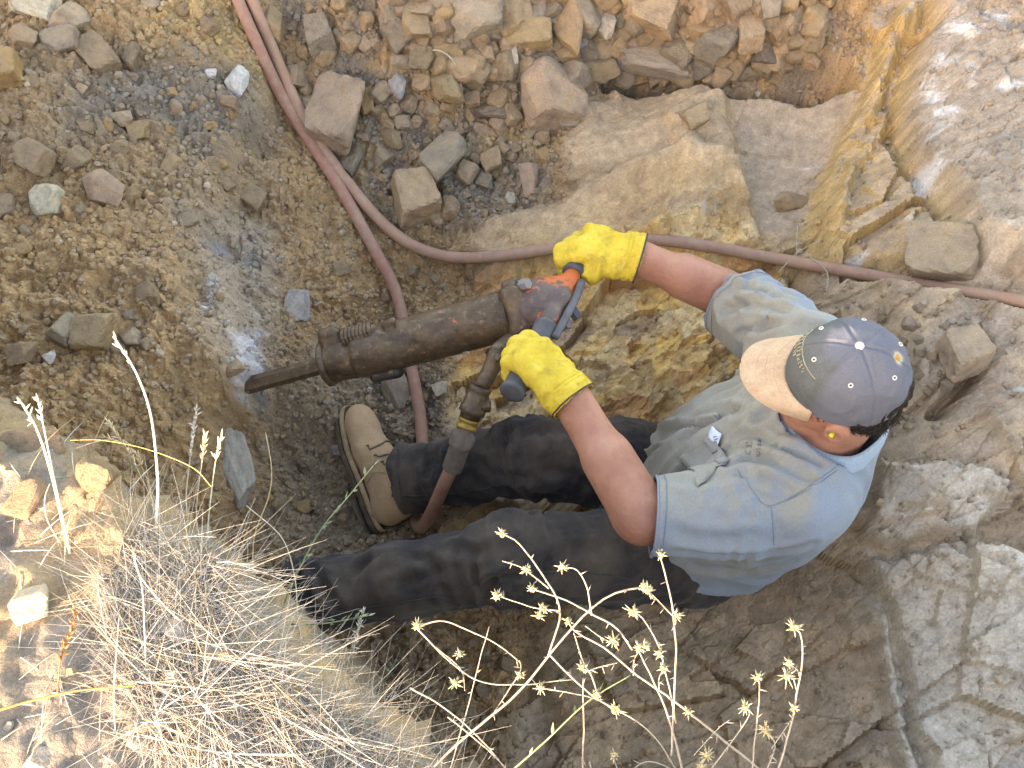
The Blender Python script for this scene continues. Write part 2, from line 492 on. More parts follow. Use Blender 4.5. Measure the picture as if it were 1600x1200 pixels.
R = lerp(R, (.46, .43, .385), Z_grey * sstep(.1, .5, n4) * .5)
R = lerp(R, (.50, .355, .225), zone([(700,950),(1000,940),(1250,900),(1330,1000),(1280,1300),(700,1300)], .08) * (.35 + .4 * sstep(-.2, .4, n2)))  # lower rock lightened as well, offsetting shade from the bank
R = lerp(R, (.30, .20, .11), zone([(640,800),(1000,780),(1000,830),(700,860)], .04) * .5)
R = lerp(R, (.15, .115, .085), crack * .9)
# fresh ochre on steep broken faces of the ledges
gxh, gyh = np.gradient(H, GS)
slope = np.hypot(gxh, gyh)
ledge = zone([(1200,-80),(1480,-80),(1460,60),(1420,200),(1500,400),(1270,430),(1230,360),(1330,180)], .04)
R = lerp(R, (.50, .345, .155), sstep(.6, 1.2, slope) * ledge * .9)
R = lerp(R, (.44, .31, .17), sstep(.9, 1.8, slope) * (1 - ledge) * .22)
R = lerp(R, (.48, .335, .17), zone([(1290,-60),(1350,-60),(1330,110),(1230,135),(1170,125),(1290,80)], .02) * .7)
R = lerp(R, (.285, .235, .185), zone([(1440,60),(1400,190),(1420,260),(1465,330),(1500,385),(1750,430),(1750,-80),(1480,-80)], .02) * (.8 + .25 * n1))  # slab colour lowered to offset the strong skylight on it
# white mineral crust
def blob(u, v, ru, rv, thr, seed, col=(.56, .55, .53)):
    global R, C
    c = G0(u, v); ex = G0(u + ru, v); ey = G0(u, v - rv)
    rx, ry = abs(ex[0] - c[0]), abs(ey[1] - c[1])
    i0, i1 = (int(np.clip((c[0] + k * 3 * rx - GX0) / GS, 0, len(gx))) for k in (-1, 1)); j0, j1 = (int(np.clip((c[1] + k * 3 * ry - GY0) / GS, 0, len(gy))) for k in (-1, 1))
    s = (slice(i0, i1), slice(j0, j1)); x, y = X[s], Y[s]
    if x.size == 0: return
    q = ((x - c[0]) / rx) ** 2 + ((y - c[1]) / ry) ** 2
    w = .9 * sstep(thr - .05, thr + .45, .9 * fbm2(x * 13, y * 17, 6, seed, .72) + .7 * (1 - np.sqrt(q))) * (q < 9)
    R[s] = lerp(R[s], col, w); C[s] = lerp(C[s], col, w * .8)
for b in ((1450,190,50,90,.34,1),(1480,90,50,40,.45,2),(1540,60,60,30,.5,24),(1560,180,60,30,.55,25),(1440,300,40,50,.3,26),(1585,112,60,16,.35,3),(1495,150,18,35,.4,4),(1430,240,40,40,.35,5),(1340,412,45,16,.4,6),(1590,612,50,9,.3,7),
          (1420,355,50,12,.45,8),(1260,262,40,8,.5,9),(1310,345,22,50,.5,10),(1560,240,60,20,.6,11),(1100,355,50,22,.55,13),(1075,410,40,10,.55,14),(1500,860,90,22,.55,15),
          (1440,735,60,9,.45,16),(1280,560,30,40,.7,17),(680,1085,30,50,.5,18),(1480,970,60,50,.75,20),(1530,620,60,9,.5,21),(1550,1060,60,40,.7,22)):
    blob(*b)
C = lerp(C, (.40, .345, .28), zone([(300,350),(420,350),(440,500),(410,620),(360,600),(310,450)], .05) * .7)
blob(385, 555, 20, 60, .25, 30, (.66, .66, .66)); blob(335, 470, 24, 70, .3, 31, (.62, .62, .62)); blob(390, 555, 24, 75, .12, 38, (.70, .71, .74)); blob(340, 400, 26, 45, .45, 32, (.26, .28, .32)); blob(405, 620, 20, 60, .3, 33, (.24, .245, .26))
blob(400, 400, 60, 60, .5, 34, (.24, .24, .24)); blob(372, 130, 60, 30, .9, 35)
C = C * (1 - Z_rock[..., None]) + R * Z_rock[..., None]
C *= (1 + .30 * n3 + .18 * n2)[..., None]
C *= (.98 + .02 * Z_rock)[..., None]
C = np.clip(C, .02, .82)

def terrain_mat():
    t = NT('earth_and_rock')
    col = t.attr('Col'); pos = t.coord('Object')
    f = t.noise(160, 6, .7, pos)
    c = t.mix(1.0, col, t.ramp(f, [(.25, (.66, .65, .64)), (.5, (1, 1, 1)), (.78, (1.32, 1.30, 1.26))]), 'MULTIPLY')
    v = t.n('ShaderNodeTexVoronoi'); v.inputs['Scale'].default_value = 210; t.l(pos, v.inputs['Vector'])
    sp = t.math('LESS_THAN', v.outputs['Distance'], .16)
    c = t.mix(t.math('MULTIPLY', sp, t.math('GREATER_THAN', t.noise(55, 3, .6, pos), .54)), c, (.55, .49, .38))
    dk = t.noise(75, 5, .65, pos)
    c = t.mix(t.ramp(dk, [(.60, (0, 0, 0)), (.74, (.55, .55, .55))]), c, (.12, .10, .085))
    hh = t.math('MULTIPLY', t.noise(60, 6, .68, pos), t.ramp(t.attr('Rock'), [(0, (1, 1, 1)), (1, (.5, .5, .5))]))
    b = t.bump(hh, .8, .009)
    b = t.bump(t.noise(300, 5, .7, pos), .7, .003, b)
    return t.out(c, .93, b, spec=.18)
M_EARTH = terrain_mat()
nx, ny = X.shape
idx = np.arange(nx * ny).reshape(nx, ny)
quads = np.stack([idx[:-1, :-1], idx[1:, :-1], idx[1:, 1:], idx[:-1, 1:]], -1).reshape(-1, 4)
me = new_mesh('ground', np.stack([X, Y, H], -1).reshape(-1, 3), quads, smooth=False)
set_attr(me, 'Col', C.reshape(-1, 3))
set_attr(me, 'Rock', np.repeat((Z_rock * (1 - .6 * Z_ochre)).reshape(-1, 1), 3, 1))
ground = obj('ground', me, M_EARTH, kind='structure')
ground['label'] = 'brown dirt and broken ochre bedrock of the pit'

# the country around the pit: one sheet out to the horizon, a shallow dip where the pit lies
ring = np.unique(np.r_[np.linspace(-60, -6, 14), np.linspace(-6, -1.75, 18), np.linspace(-1.75, 1.75, 20), np.linspace(1.75, 6, 18), np.linspace(6, 60, 14)])
ringy = np.unique(np.r_[np.linspace(-60, -6, 14), np.linspace(-6, -.2, 22), np.linspace(-.2, 2.55, 16), np.linspace(2.55, 7, 18), np.linspace(7, 60, 14)])
OX, OY = np.meshgrid(ring, ringy, indexing='ij')
out_d = np.maximum(np.maximum(GX0 - OX, OX - GX1), np.maximum(GY0 - OY, OY - GY1))
edge_h = hz(np.clip(OX, GX0, GX1), np.clip(OY, GY0, GY1))
OZ = edge_h + (.80 - edge_h) * sstep(0, 2.6, np.maximum(out_d, 0)) + .05 * fbm2(OX * .8, OY * .8, 3, 201) * sstep(.0, 1.5, out_d)
OZ = np.where(out_d < -1e-6, edge_h - .25, OZ - .004)
n_x, n_y = OX.shape
idx = np.arange(n_x * n_y).reshape(n_x, n_y)
quads = np.stack([idx[:-1, :-1], idx[1:, :-1], idx[1:, 1:], idx[:-1, 1:]], -1).reshape(-1, 4)
me = new_mesh('terrain', np.stack([OX, OY, OZ], -1).reshape(-1, 3), quads)
cc = np.empty((n_x * n_y, 3)); cc[:] = (.34, .25, .15); set_attr(me, 'Col', cc)
terrain = obj('terrain', me, M_EARTH, kind='structure')
# ================================================================== the grassy bank the photographer stands on
LIPX = [(0, 640), (90, 655), (170, 690), (235, 775), (330, 815), (385, 870), (412, 930), (460, 1000), (560, 1065), (640, 1130), (700, 1200)]
_lip = [P(u, v, 1.0) for u, v in LIPX]
_lip = [np.array(q, float) for q in [(-4.2, 3.0, .95), (-2.6, 1.95, .97), (-1.5, 1.20, .98), (-1.0, .86, 1.0)]] + _lip + \
       [np.array(q, float) for q in [(.10, .03, 1.10), (.45, -.22, 1.30), (1.0, -.60, 1.45), (1.9, -1.2, 1.50), (3.4, -2.3, 1.2), (5, -3.4, 1.0)]]  # unseen right end of the lip, raised to keep sun off the pit
_q = np.array(_lip)
_ss = np.r_[0, np.cumsum(np.linalg.norm(np.diff(_q, axis=0), axis=1))]
s_in0, s_in1 = _ss[3], _ss[-5]
s_all = np.unique(np.r_[np.linspace(0, s_in0, 40), np.arange(s_in0, s_in1, .0065), np.linspace(s_in1, _ss[-1], 40)])
LIP = np.stack([np.interp(s_all, _ss, _q[:, k]) for k in range(3)], 1)
BN = np.array([.59, .80]) / np.hypot(.59, .80)
# profile across: n > 0 is out over the pit
n_out = np.array([.16, .13, .11, .09, .075, .062, .05, .04, .032, .025, .019, .013, .007])
z_out = np.array([-1.05, -.85, -.65, -.48, -.36, -.27, -.20, -.15, -.11, -.078, -.052, -.03, -.014])
n_in = np.r_[-np.arange(0, .72, .0075), -np.linspace(.74, 4.2, 26)]
prof_n = np.r_[n_out * .75 - .05, n_in - .055]; prof_z = np.r_[z_out, -.006 * np.exp(n_in / .03)]
BX = LIP[:, 0][:, None] + BN[0] * prof_n[None]; BY = LIP[:, 1][:, None] + BN[1] * prof_n[None]
back = np.clip(-prof_n, 0, 9)[None]
BZ = 1.0 + (LIP[:, 2] - 1.0)[:, None] * sstep(1.6, .1, back) + prof_z[None] - .10 * sstep(1.0, 4.0, back)
bp = np.stack([BX, BY, BZ], -1)
top = sstep(.06, .0, prof_n)[None] * np.ones_like(BZ)
edge = np.exp(-(prof_n / .10) ** 2)[None] * np.ones_like(BZ)
nz = .022 * fbm(bp * 6, 3, 301) + .012 * fbm(bp * 17, 4, 303) + .006 * fbm(bp * 50, 3, 305)
f1, f2, cid, _, _ = worley2(BX * 17 + .6 * fbm2(BX * 12, BY * 12, 2, 5), BY * 17, 307)
clod = np.clip(.62 - f1, 0, 1) * (cid - .2)
f1b, f2b, cidb, _, _ = worley2(BX * 42, BY * 42, 309)
clod2 = np.clip(.6 - f1b, 0, 1) * (cidb > .35)
leftish = sstep(-.25, -.55, BX)
dz = nz + .035 * clod * (.35 + .65 * np.maximum(edge, leftish)) + .008 * clod2
BZ = BZ + dz * (.25 + .75 * top)
BXd = BX + BN[0] * .085 * fbm(bp * 13 + 7, 4, 311, .62) * edge; BYd = BY + BN[1] * .085 * fbm(bp * 13 + 7, 4, 311, .62) * edge
ns, nn = BZ.shape
idx = np.arange(ns * nn).reshape(ns, nn)
quads = np.stack([idx[:-1, :-1], idx[:-1, 1:], idx[1:, 1:], idx[1:, :-1]], -1).reshape(-1, 4)
me = new_mesh('bank', np.stack([BXd, BYd, BZ], -1).reshape(-1, 3), quads)
bn1 = fbm(bp * 7, 4, 321); bn2 = fbm(bp * 25, 4, 323)
BC = np.empty(bp.shape); BC[:] = (.34, .30, .25)
BC = lerp(BC, (.54, .39, .235), np.clip(np.maximum(edge * .9, leftish * .8) * sstep(-.35, .25, bn1) * 1.1, 0, 1))
BC = lerp(BC, (.38, .34, .30), sstep(.1, .5, bn2) * .6)
BC = lerp(BC, (.52, .36, .16), edge * sstep(.0, .4, bn2) * .6)
BC *= .74 * (1 + .25 * bn2)[..., None]
set_attr(me, 'Col', np.clip(BC, .03, .8).reshape(-1, 3))
bank = obj('bank', me, M_EARTH, kind='structure')
bank['label'] = 'sunlit dry earth bank above the pit'
_bv = np.stack([BXd, BYd, BZ], -1)
BANK_BVH = BVHTree.FromPolygons([tuple(map(float, q)) for q in _bv.reshape(-1, 3)], [tuple(int(i) for i in q) for q in quads])
def on_bank(x, y):
    h = BANK_BVH.ray_cast(Vector((float(x), float(y), 3.0)), Vector((0, 0, -1)))
    return h[0].z if h[0] is not None else None
def bank_hit(u, v):
    d = Vector([float(a) for a in unit(ray(u, v))])
    h = BANK_BVH.ray_cast(Vector((0, 0, CAM_Z)), d)
    return np.array(h[0]) if h[0] is not None else None
# ================================================================== stones
rng = np.random.default_rng(7)
_ico = {}
def ico(k):
    if k not in _ico:
        bm = bmesh.new(); bmesh.ops.create_icosphere(bm, subdivisions=k, radius=1.0)
        v = np.array([q.co[:] for q in bm.verts]); f = np.array([[w.index for w in q.verts] for q in bm.faces])
        bm.free(); _ico[k] = (v / np.linalg.norm(v, axis=1)[:, None], f)
    return _ico[k]
def rock_verts(k, seed, planes=11, soft=.05, box=0.0, rough=.03):
    """a stone broken along random planes"""
    r = np.random.default_rng(seed)
    v, f = ico(k)
    n = r.normal(size=(planes, 3)); n /= np.linalg.norm(n, axis=1)[:, None]
    if box > 0:
        bx = np.vstack([np.eye(3), -np.eye(3)]); bx = bx + r.normal(0, .16, bx.shape); bx /= np.linalg.norm(bx, axis=1)[:, None]
        n = np.vstack([bx, n]); 
        dist = np.r_[r.uniform(.58, .74, 6), r.uniform(.78, 1.02, planes)]
    else:
        dist = r.uniform(.48, .88, planes)
    c = v @ n.T
    q = np.where(c > .05, dist[None] / np.maximum(c, .05), 9.0)
    q = np.minimum(q, 1.15)
    m = q.min(1, keepdims=True)
    rad = m[:, 0] - soft * np.log(np.exp(-(q - m) / soft).sum(1)) * .5
    p = v * np.clip(rad, .3, 1.2)[:, None]
    p = p * (1 + rough * fbm(v * 2.6 + seed, 3, seed) * 2 + rough * .8 * fbm(v * 8 + seed, 3, seed + 3))[:, None]
    p = p - (p.max(0) + p.min(0)) / 2
    return p / np.abs(p).max(0), f
def rock_mat():
    t = NT('stone')
    oi = t.n('ShaderNodeObjectInfo'); pos = t.coord('Object')
    ad = t.n('ShaderNodeVectorMath', operation='ADD'); t.l(pos, ad.inputs[0])
    cr = t.n('ShaderNodeCombineXYZ'); t.l(t.math('MULTIPLY', oi.outputs['Random'], 40.0), cr.inputs[0]); t.l(cr.outputs[0], ad.inputs[1])
    p = ad.outputs[0]
    f = t.noise(1.7, 5, .6, p)
    c = t.mix(1.0, oi.outputs['Color'], t.ramp(f, [(.28, (.62, .60, .62)), (.5, (1, 1, 1)), (.75, (1.3, 1.22, 1.08))]), 'MULTIPLY')
    c = t.mix(t.ramp(t.noise(3.0, 6, .7, p), [(.56, (0, 0, 0)), (.68, (.75, .75, .75))]), c, (.40, .25, .10))
    c = t.mix(t.ramp(t.noise(5.0, 5, .7, p), [(.62, (0, 0, 0)), (.74, (.6, .6, .6))]), c, (.14, .12, .11))
    # dust settled on upward faces
    g = t.n('ShaderNodeNewGeometry'); sx = t.n('ShaderNodeSeparateXYZ'); t.l(g.outputs['Normal'], sx.inputs[0])
    up = t.math('MULTIPLY', t.ramp(sx.outputs[2], [(.55, (0, 0, 0)), (1.0, (.6, .6, .6))]), t.ramp(t.noise(4, 4, .6, p), [(.35, (0, 0, 0)), (.65, (1, 1, 1))]))
    c = t.mix(up, c, (.45, .325, .205))
    fine = t.noise(26, 6, .7, p)
    c = t.mix(1.0, c, t.ramp(fine, [(.3, (.75, .75, .75)), (.7, (1.22, 1.22, 1.22))]), 'MULTIPLY')
    b = t.bump(t.noise(5, 6, .65, p), .5, .06)
    b = t.bump(t.noise(34, 5, .7, p), .45, .02, b)
    return t.out(c, .88, b, spec=.22)
M_STONE = rock_mat()
ROCKS = [new_mesh('stone', *rock_verts(4, 50 + k, 9 + k % 5, .012, 0.0 if k % 2 else 1.0, .016), smooth=False) for k in range(12)]
PEBS = [new_mesh('pebble', *rock_verts(3, 90 + k, 8 + k % 5, .015, 0.0 if k % 2 else 1.0, .016), smooth=False) for k in range(12)]
TONES = dict(tan=(.43, .305, .195), brown=(.29, .212, .145), grey=(.34, .29, .235), darkgrey=(.18, .165, .145), orange=(.45, .285, .13), cream=(.66, .60, .48), white=(.74, .74, .74),
             pink=(.43, .305, .23), purple=(.19, .145, .125), bluegrey=(.46, .47, .50), dust=(.46, .35, .26), ochre=(.42, .295, .165), palegrey=(.56, .53, .49))
def place_rock(u, v, w, h, rot, tone, label=None, cat='rock', shape=None, sink=.32, flat=.75, name='rock', group=None, small=False, lift=0.0, at=None, dirty=.15):
    p = G(u, v) if at is None else np.array(at)
    sc = F_PX / ((p - EYE) @ FWD)
    a, b = w / sc / 2 * 1.02, h / sc / 2 * 1.12
    pool = PEBS if small else ROCKS
    me = pool[shape % len(pool)] if shape is not None else pool[rng.integers(len(pool))]
    o = obj(name, me, M_STONE, label=label, cat=cat, group=group)
    tilt = rng.normal(0, .14, 2)
    o.rotation_euler = (tilt[0] + .35, tilt[1], rot)          # leans towards the open side of the slope
    hgt = min(a, b) * flat
    o.scale = (a, b, max(hgt, .45 * max(min(a, b), .004)))
    o.location = (p[0], p[1], p[2] + hgt * (1 - 2 * sink) * .75 + lift)
    c = np.array(TONES[tone]) * rng.uniform(.85, 1.15) * (1 + rng.normal(0, .02, 3))
    c = c * (1 - dirty) + np.array((.40, .285, .175)) * dirty
    o.color = (*np.clip(c, .03, .85), 1)
    return o
D = math.radians
HAND = [  # u, v, width, height, turn, tone, label
 (58,14,78,46,-.3,'cream','cream white rock at the top corner of the dirt slope'),
 (112,38,70,44,.2,'dust','dusty grey rock just below the cream white rock'),
 (96,72,62,40,.1,'grey','rounded grey tan rock beside the steep brown wedge'),
 (40,64,44,36,-.2,'tan','tan blocky rock above the orange rock on the slope'),
 (157,98,46,66,.7,'brown','steep brown wedge shaped rock on the dirt slope'),
 (208,97,34,46,.3,'brown','brown upright stone half buried right of the steep wedge'),
 (10,118,52,56,.2,'orange','orange brown rock cut by the picture edge'),
 (373,134,38,52,.2,'white','bright white stone near the two hoses'),
 (330,118,18,16,.2,'white','tiny white pebble beside the bright white stone'),
 (193,188,42,28,-.2,'dust','dusty mauve stone in the grey soil patch'),
 (222,210,36,28,.3,'ochre','small ochre stone below the dusty mauve stone'),
 (135,200,32,24,0,'brown','small brown stone left of the dusty mauve stone'),
 (57,252,54,44,-.6,'brown','dark brown split stone on the left slope'),
 (122,252,48,36,.3,'brown','rounded brown stone beside the dark split stone'),
 (76,322,44,50,-.1,'cream','pale yellow stone on the left slope'),
 (167,306,60,50,-.5,'pink','cracked pinkish brown stone on the left slope'),
 (397,315,48,34,-.6,'tan','slim tan stone bedded beside the red hose'),
 (36,392,32,26,-.5,'orange','small orange flake on the left slope'),
 (12,330,34,40,.2,'brown','brown stone at the picture edge below the split stone'),
 (105,523,52,50,.1,'grey','round grey stone beside the orange capped stone'),
 (155,526,64,62,-.2,'ochre','stone with an orange cap beside the round grey stone'),
 (80,560,22,24,0,'white','small white chip below the round grey stone'),
 (40,558,42,32,0,'brown','flat brown stone left of the small white chip'),
 (205,530,36,30,.2,'dust','dusty stone right of the orange capped stone'),
 (465,482,36,50,-.1,'bluegrey','pale blue grey stone beyond the chisel'),
 (526,704,34,18,-.6,'bluegrey','small straight grey chip left of the boot'),
 (475,795,26,22,.2,'orange','small orange stone below the boot heel'),
 (620,612,40,76,.1,'grey','narrow grey slab under the hammer barrel'),
 (532,197,84,108,-.35,'dust','large pale boulder touching the two hoses'),
 (552,262,44,50,.1,'darkgrey','black stone under the large pale boulder'),
 (500,62,44,54,.3,'grey','grey stone beside the hose near the top edge'),
 (425,48,46,56,.4,'ochre','split ochre stone next to the hoses at the top'),
 (574,160,22,44,.15,'orange','thin orange upright flake among the rubble'),
 (620,135,26,52,.2,'bluegrey','slim blue grey splinter in the rubble'),
 (663,98,50,36,0,'brown','rounded brown stone left of the bent dry stem'),
 (697,145,56,60,.2,'ochre','ochre brown stone right of the bent dry stem'),
 (650,42,48,54,.1,'tan','tan rounded block in the upper rubble'),
 (695,45,44,38,-.3,'brown','brown wedge right of the tan rounded block'),
 (745,40,90,68,.1,'grey','broad grey block at the top of the rubble'),
 (803,26,56,60,.1,'tan','tan square block at the top edge of the rubble'),
 (838,20,28,48,.1,'grey','narrow grey block wedged beside the tan square block'),
 (888,55,60,96,.2,'ochre','tall ochre faced block in the rubble pile'),
 (828,66,74,48,0,'ochre','ochre triangular stone left of the tall ochre block'),
 (842,103,66,38,-.25,'purple','dark purple slab under the ochre triangular stone'),
 (796,90,24,52,.2,'cream','pale upright splinter left of the dark purple slab'),
 (944,46,40,50,-.1,'cream','white topped cube in the rubble'),
 (908,64,34,36,.2,'bluegrey','crumbly pale stone beside the white topped cube'),
 (1004,104,168,66,-.08,'grey','long flat grey block at the foot of the rubble'),
 (1016,26,92,70,-.5,'tan','big pointed tan slab above the long flat block'),
 (1026,63,50,34,0,'brown','brown cube sitting on the long flat block'),
 (990,68,30,30,.2,'pink','small pink stone on the end of the long flat block'),
 (1062,64,38,30,-.2,'tan','small tan block beside the brown cube'),
 (1092,50,40,34,-.4,'ochre','ochre prism stone above the dark grey block'),
 (1116,80,70,64,.1,'darkgrey','dark grey block in the shadow of the rubble'),
 (1168,56,42,62,.1,'tan','upright tan block right of the dark grey block'),
 (1103,18,50,60,-.5,'tan','slanted tan block in the upper rubble'),
 (1145,12,46,50,.4,'brown','tilted brown block near the top edge'),
 (1178,10,30,50,.1,'tan','tan upright brick shaped stone at the top edge'),
 (1204,14,44,50,.1,'grey','grey block left of the slanted end stone'),
 (1238,30,34,66,-.5,'brown','slanted brown slab at the end of the rubble'),
 (1192,88,42,34,.1,'darkgrey','rounded dark stone at the foot of the rubble'),
 (1128,118,48,40,.3,'brown','brown stone in the dark gap under the rubble'),
 (1095,108,34,38,.3,'darkgrey','dark grey stone right of the long flat block'),
 (866,166,104,92,-.2,'pink','big pinkish boulder with a dark red spot'),
 (885,190,34,36,.2,'grey','grey corner stone against the big pinkish boulder'),
 (690,264,80,76,-.1,'grey','square grey rock below the bent dry stem'),
 (650,320,70,76,.4,'tan','flat triangular slab beside the lower hose'),
 (637,298,24,24,.2,'pink','small pink block on the flat triangular slab'),
 (768,254,36,36,.2,'tan','tan pentagon stone right of the square grey rock'),
 (755,285,28,36,.4,'darkgrey','dark stone under the tan pentagon stone'),
 (830,286,30,48,.1,'pink','rounded pink stone on the gravel'),
 (765,178,76,30,-.05,'purple','purple brown ledge stone left of the pinkish boulder'),
 (797,312,18,18,0,'cream','cream pebble on the gravel above the smooth hump'),
 (600,246,40,36,.1,'dust','pale flat stone right of the black stone'),
 (848,245,22,22,.3,'orange','bright orange pebble below the pinkish boulder'),
 (1238,320,66,28,.05,'tan','flat tan slab lying against the ochre ridge'),
 (1455,410,108,84,-.2,'dust','angular block with an ochre face beside the hose'),
 (1330,570,2,2,0,'grey',None),
 (1500,560,70,66,.3,'dust','rounded lump in the hollow behind the cap'),
 (1478,600,28,26,0,'grey','small round stone under the lump in the hollow'),
 (1085,188,42,36,.3,'tan','loose tan flake on the smooth rock dome'),
 (500,1015,34,26,.2,'brown','brown stone under the grassy lip beside the trouser leg'),
 (690,610,26,20,.4,'cream','pale flake between hammer and far trouser leg'),
]
for k, r_ in enumerate(HAND):
    if r_[6] is None: continue
    o = place_rock(*r_[:6], label=r_[6], shape=(k * 5) % 12, flat=.95 if r_[3] > 40 else .8, sink=.16)
o = place_rock(378, 738, 44, 116, .25, 'palegrey', label='tall pale grey slab leaning under the grassy lip', shape=3, flat=.8, sink=.1, lift=.02)
# the loose rubble: each stone is told by its look and by the big rock nearest to it
import re
SEEN = {}
TWORD = dict(dust='dusty', darkgrey='dark grey', bluegrey='blue grey', purple='dark purple')
def which(u, v, w, h, tone, fallback):
    best = min((q for q in HAND if q[6]), key=lambda q: (q[0] - u) ** 2 + (q[1] - v) ** 2)
    short = re.split(r' (?:at|on|in|beside|near|with|under|below|above|cut|just|half|touching|left|right|among|wedged|bedded|against|lying|sitting|behind|next|between|beyond) ', best[6])[0]
    dx, dy = u - best[0], v - best[1]
    a = math.degrees(math.atan2(-dy, dx)) % 360
    rel = ['to the right of', 'above and right of', 'above', 'above and left of', 'to the left of', 'below and left of', 'below', 'below and right of'][int((a + 22.5) // 45) % 8]
    m = max(w, h); size = 'tiny' if m < 14 else 'small' if m < 24 else 'middling' if m < 36 else 'large'
    form = 'long' if w / h > 1.5 else 'squat' if w / h > 1.2 else 'stubby'
    for dist in ('close ', 'a little way ', 'farther ', 'well off ', 'far off '):
        lab = '%s %s %s stone %s%s the %s' % (size, form, TWORD.get(tone, tone), dist, rel, short)
        if lab not in SEEN and (dist != 'close ' or math.hypot(dx, dy) < 60): break
    SEEN[lab] = 1
    return lab
def scatter(poly, n, smin, smax, tones, label, group, power=2.2, name='stone', seed=1, sink=.3, sp=.40, dirty=.4):
    r = np.random.default_rng(seed); us = [p[0] for p in poly]; vs_ = [p[1] for p in poly]; k = 0; tries = 0
    pa = np.array(poly, float)
    while k < n and tries < n * 40:
        tries += 1
        u, v = r.uniform(min(us), max(us)), r.uniform(min(vs_), max(vs_))
        if poly_sd(np.array([u]), np.array([v]), pa)[0] > 0: continue
        s = smin + (smax - smin) * r.random() ** power
        if any((u - a) ** 2 + ((v - b) * 1.1) ** 2 < ((s + c) * sp) ** 2 for a, b, c in TAKEN): continue
        TAKEN.append((u, v, s))
        ww, hh_ = s * r.uniform(.9, 1.4), s * r.uniform(.75, 1.1); tone = tones[r.integers(len(tones))]
        place_rock(u, v, ww, hh_, r.uniform(-1.5, 1.5), tone, label=which(u, v, ww, hh_, tone, label), dirty=dirty, cat='stone', name=name, group=group, small=True, flat=r.uniform(.7, 1.15), sink=sink)
        k += 1
SHORT = None
TAKEN = [(r_[0], r_[1], .8 * min(r_[2], r_[3])) for r_ in HAND]
scatter([(600,-20),(1300,-20),(1280,100),(1130,128),(950,128),(860,140),(700,120),(610,60)], 190, 22, 56, ['tan', 'brown', 'grey', 'tan', 'brown', 'darkgrey', 'brown', 'ochre'],
        'loose angular stone in the rubble heap at the top', 'stones of the rubble heap', 1.15, 'rubble_stone', 3, .12, .30)
scatter([(430,10),(620,0),(860,130),(870,250),(840,320),(700,350),(610,330),(530,240),(450,130)], 95, 11, 34, ['tan', 'brown', 'dust', 'grey', 'ochre', 'pink'],
        'small stone in the gravelly dirt between the hoses and the rock', 'stones between the hoses and the rock', 1.6, 'stone', 5)
scatter([(-10,-10),(360,-10),(420,250),(330,380),(390,600),(340,650),(200,640),(-10,600)], 85, 9, 30, ['tan', 'brown', 'dust', 'ochre', 'brown', 'grey', 'orange'],
        'small stone bedded in the dirt slope', 'stones bedded in the dirt slope', 2.2, 'stone', 9, .42)
scatter([(420,420),(600,360),(700,420),(690,560),(560,660),(540,820),(430,880),(400,700)], 45, 8, 24, ['tan', 'brown', 'dust', 'grey', 'orange'],
        'small stone on the trench floor around the boot', 'stones on the trench floor', 2.2, 'stone', 11)
scatter([(600,980),(900,960),(880,1190),(620,1190)], 18, 8, 24, ['brown', 'grey', 'darkgrey', 'brown'], 'small stone on the floor under the thistles', 'stones under the thistles', 2, 'stone', 13)
scatter([(1280,440),(1500,450),(1530,540),(1450,640),(1400,560)], 26, 8, 26, ['dust', 'brown', 'grey'], 'small crumb of rock in the hollow behind the cap', 'rock crumbs behind the cap', 2, 'stone', 15)

# gravel and clods: nobody could count them
def gravel():
    N = 46000
    r = np.random.default_rng(21)
    dens = np.clip((1 - Z_rock) * (.55 + .6 * sstep(-.2, .4, n2)) + .10 * Z_rock * (1 - Z_smooth), 0, 1)
    xs = r.uniform(GX0 + .35, GX1 - .35, N * 5); ys = r.uniform(.25, 2.3, N * 5)
    ii = ((xs - GX0) / GS).astype(int); jj = ((ys - GY0) / GS).astype(int)
    keep = r.random(len(xs)) < dens[ii, jj]
    xs, ys = xs[keep][:N], ys[keep][:N]
    n = len(xs)
    size = .0013 + .0085 * r.random(n) ** 3.6
    v0, f0 = ico(1)
    base = np.stack([rock_verts(1, 400 + k, 8, .05, 0, .05)[0] for k in range(10)])
    nv = base.shape[1]
    rot = r.normal(size=(n, 4)); rot /= np.linalg.norm(rot, axis=1)[:, None]
    w, x, y, z = rot.T
    Rm = np.stack([1 - 2 * (y * y + z * z), 2 * (x * y - z * w), 2 * (x * z + y * w), 2 * (x * y + z * w), 1 - 2 * (x * x + z * z), 2 * (y * z - x * w),
                   2 * (x * z - y * w), 2 * (y * z + x * w), 1 - 2 * (x * x + y * y)], 1).reshape(n, 3, 3)
    v = base[r.integers(10, size=n)] * (r.uniform(.7, 1.2, (n, 1, 3)))
    v = np.einsum('nij,nkj->nki', Rm, v) * size[:, None, None]
    v += np.stack([xs, ys, hz(xs, ys) + size * .15], 1)[:, None]
    f = (f0[None] + (np.arange(n) * nv)[:, None, None]).reshape(-1, 3)
    me = new_mesh('gravel', v.reshape(-1, 3), f, smooth=False)
    pal = np.array([(.36, .26, .15), (.30, .22, .14), (.42, .33, .22), (.27, .25, .22), (.24, .20, .16), (.46, .31, .14), (.36, .33, .29)])
    c = pal[r.integers(len(pal), size=n)] * r.uniform(.7, 1.25, (n, 1))
    wht = r.random(n) < .02; c[wht] = (.66, .63, .58)
    c = c * .35 + .65 * C[((xs - GX0) / GS).astype(int), ((ys - GY0) / GS).astype(int)]
    set_attr(me, 'Col', np.repeat(c, nv, 0))
    obj('gravel', me, M_EARTH, label='fine gravel and crumbs of earth strewn over the pit', cat='gravel', kind='stuff')
gravel()
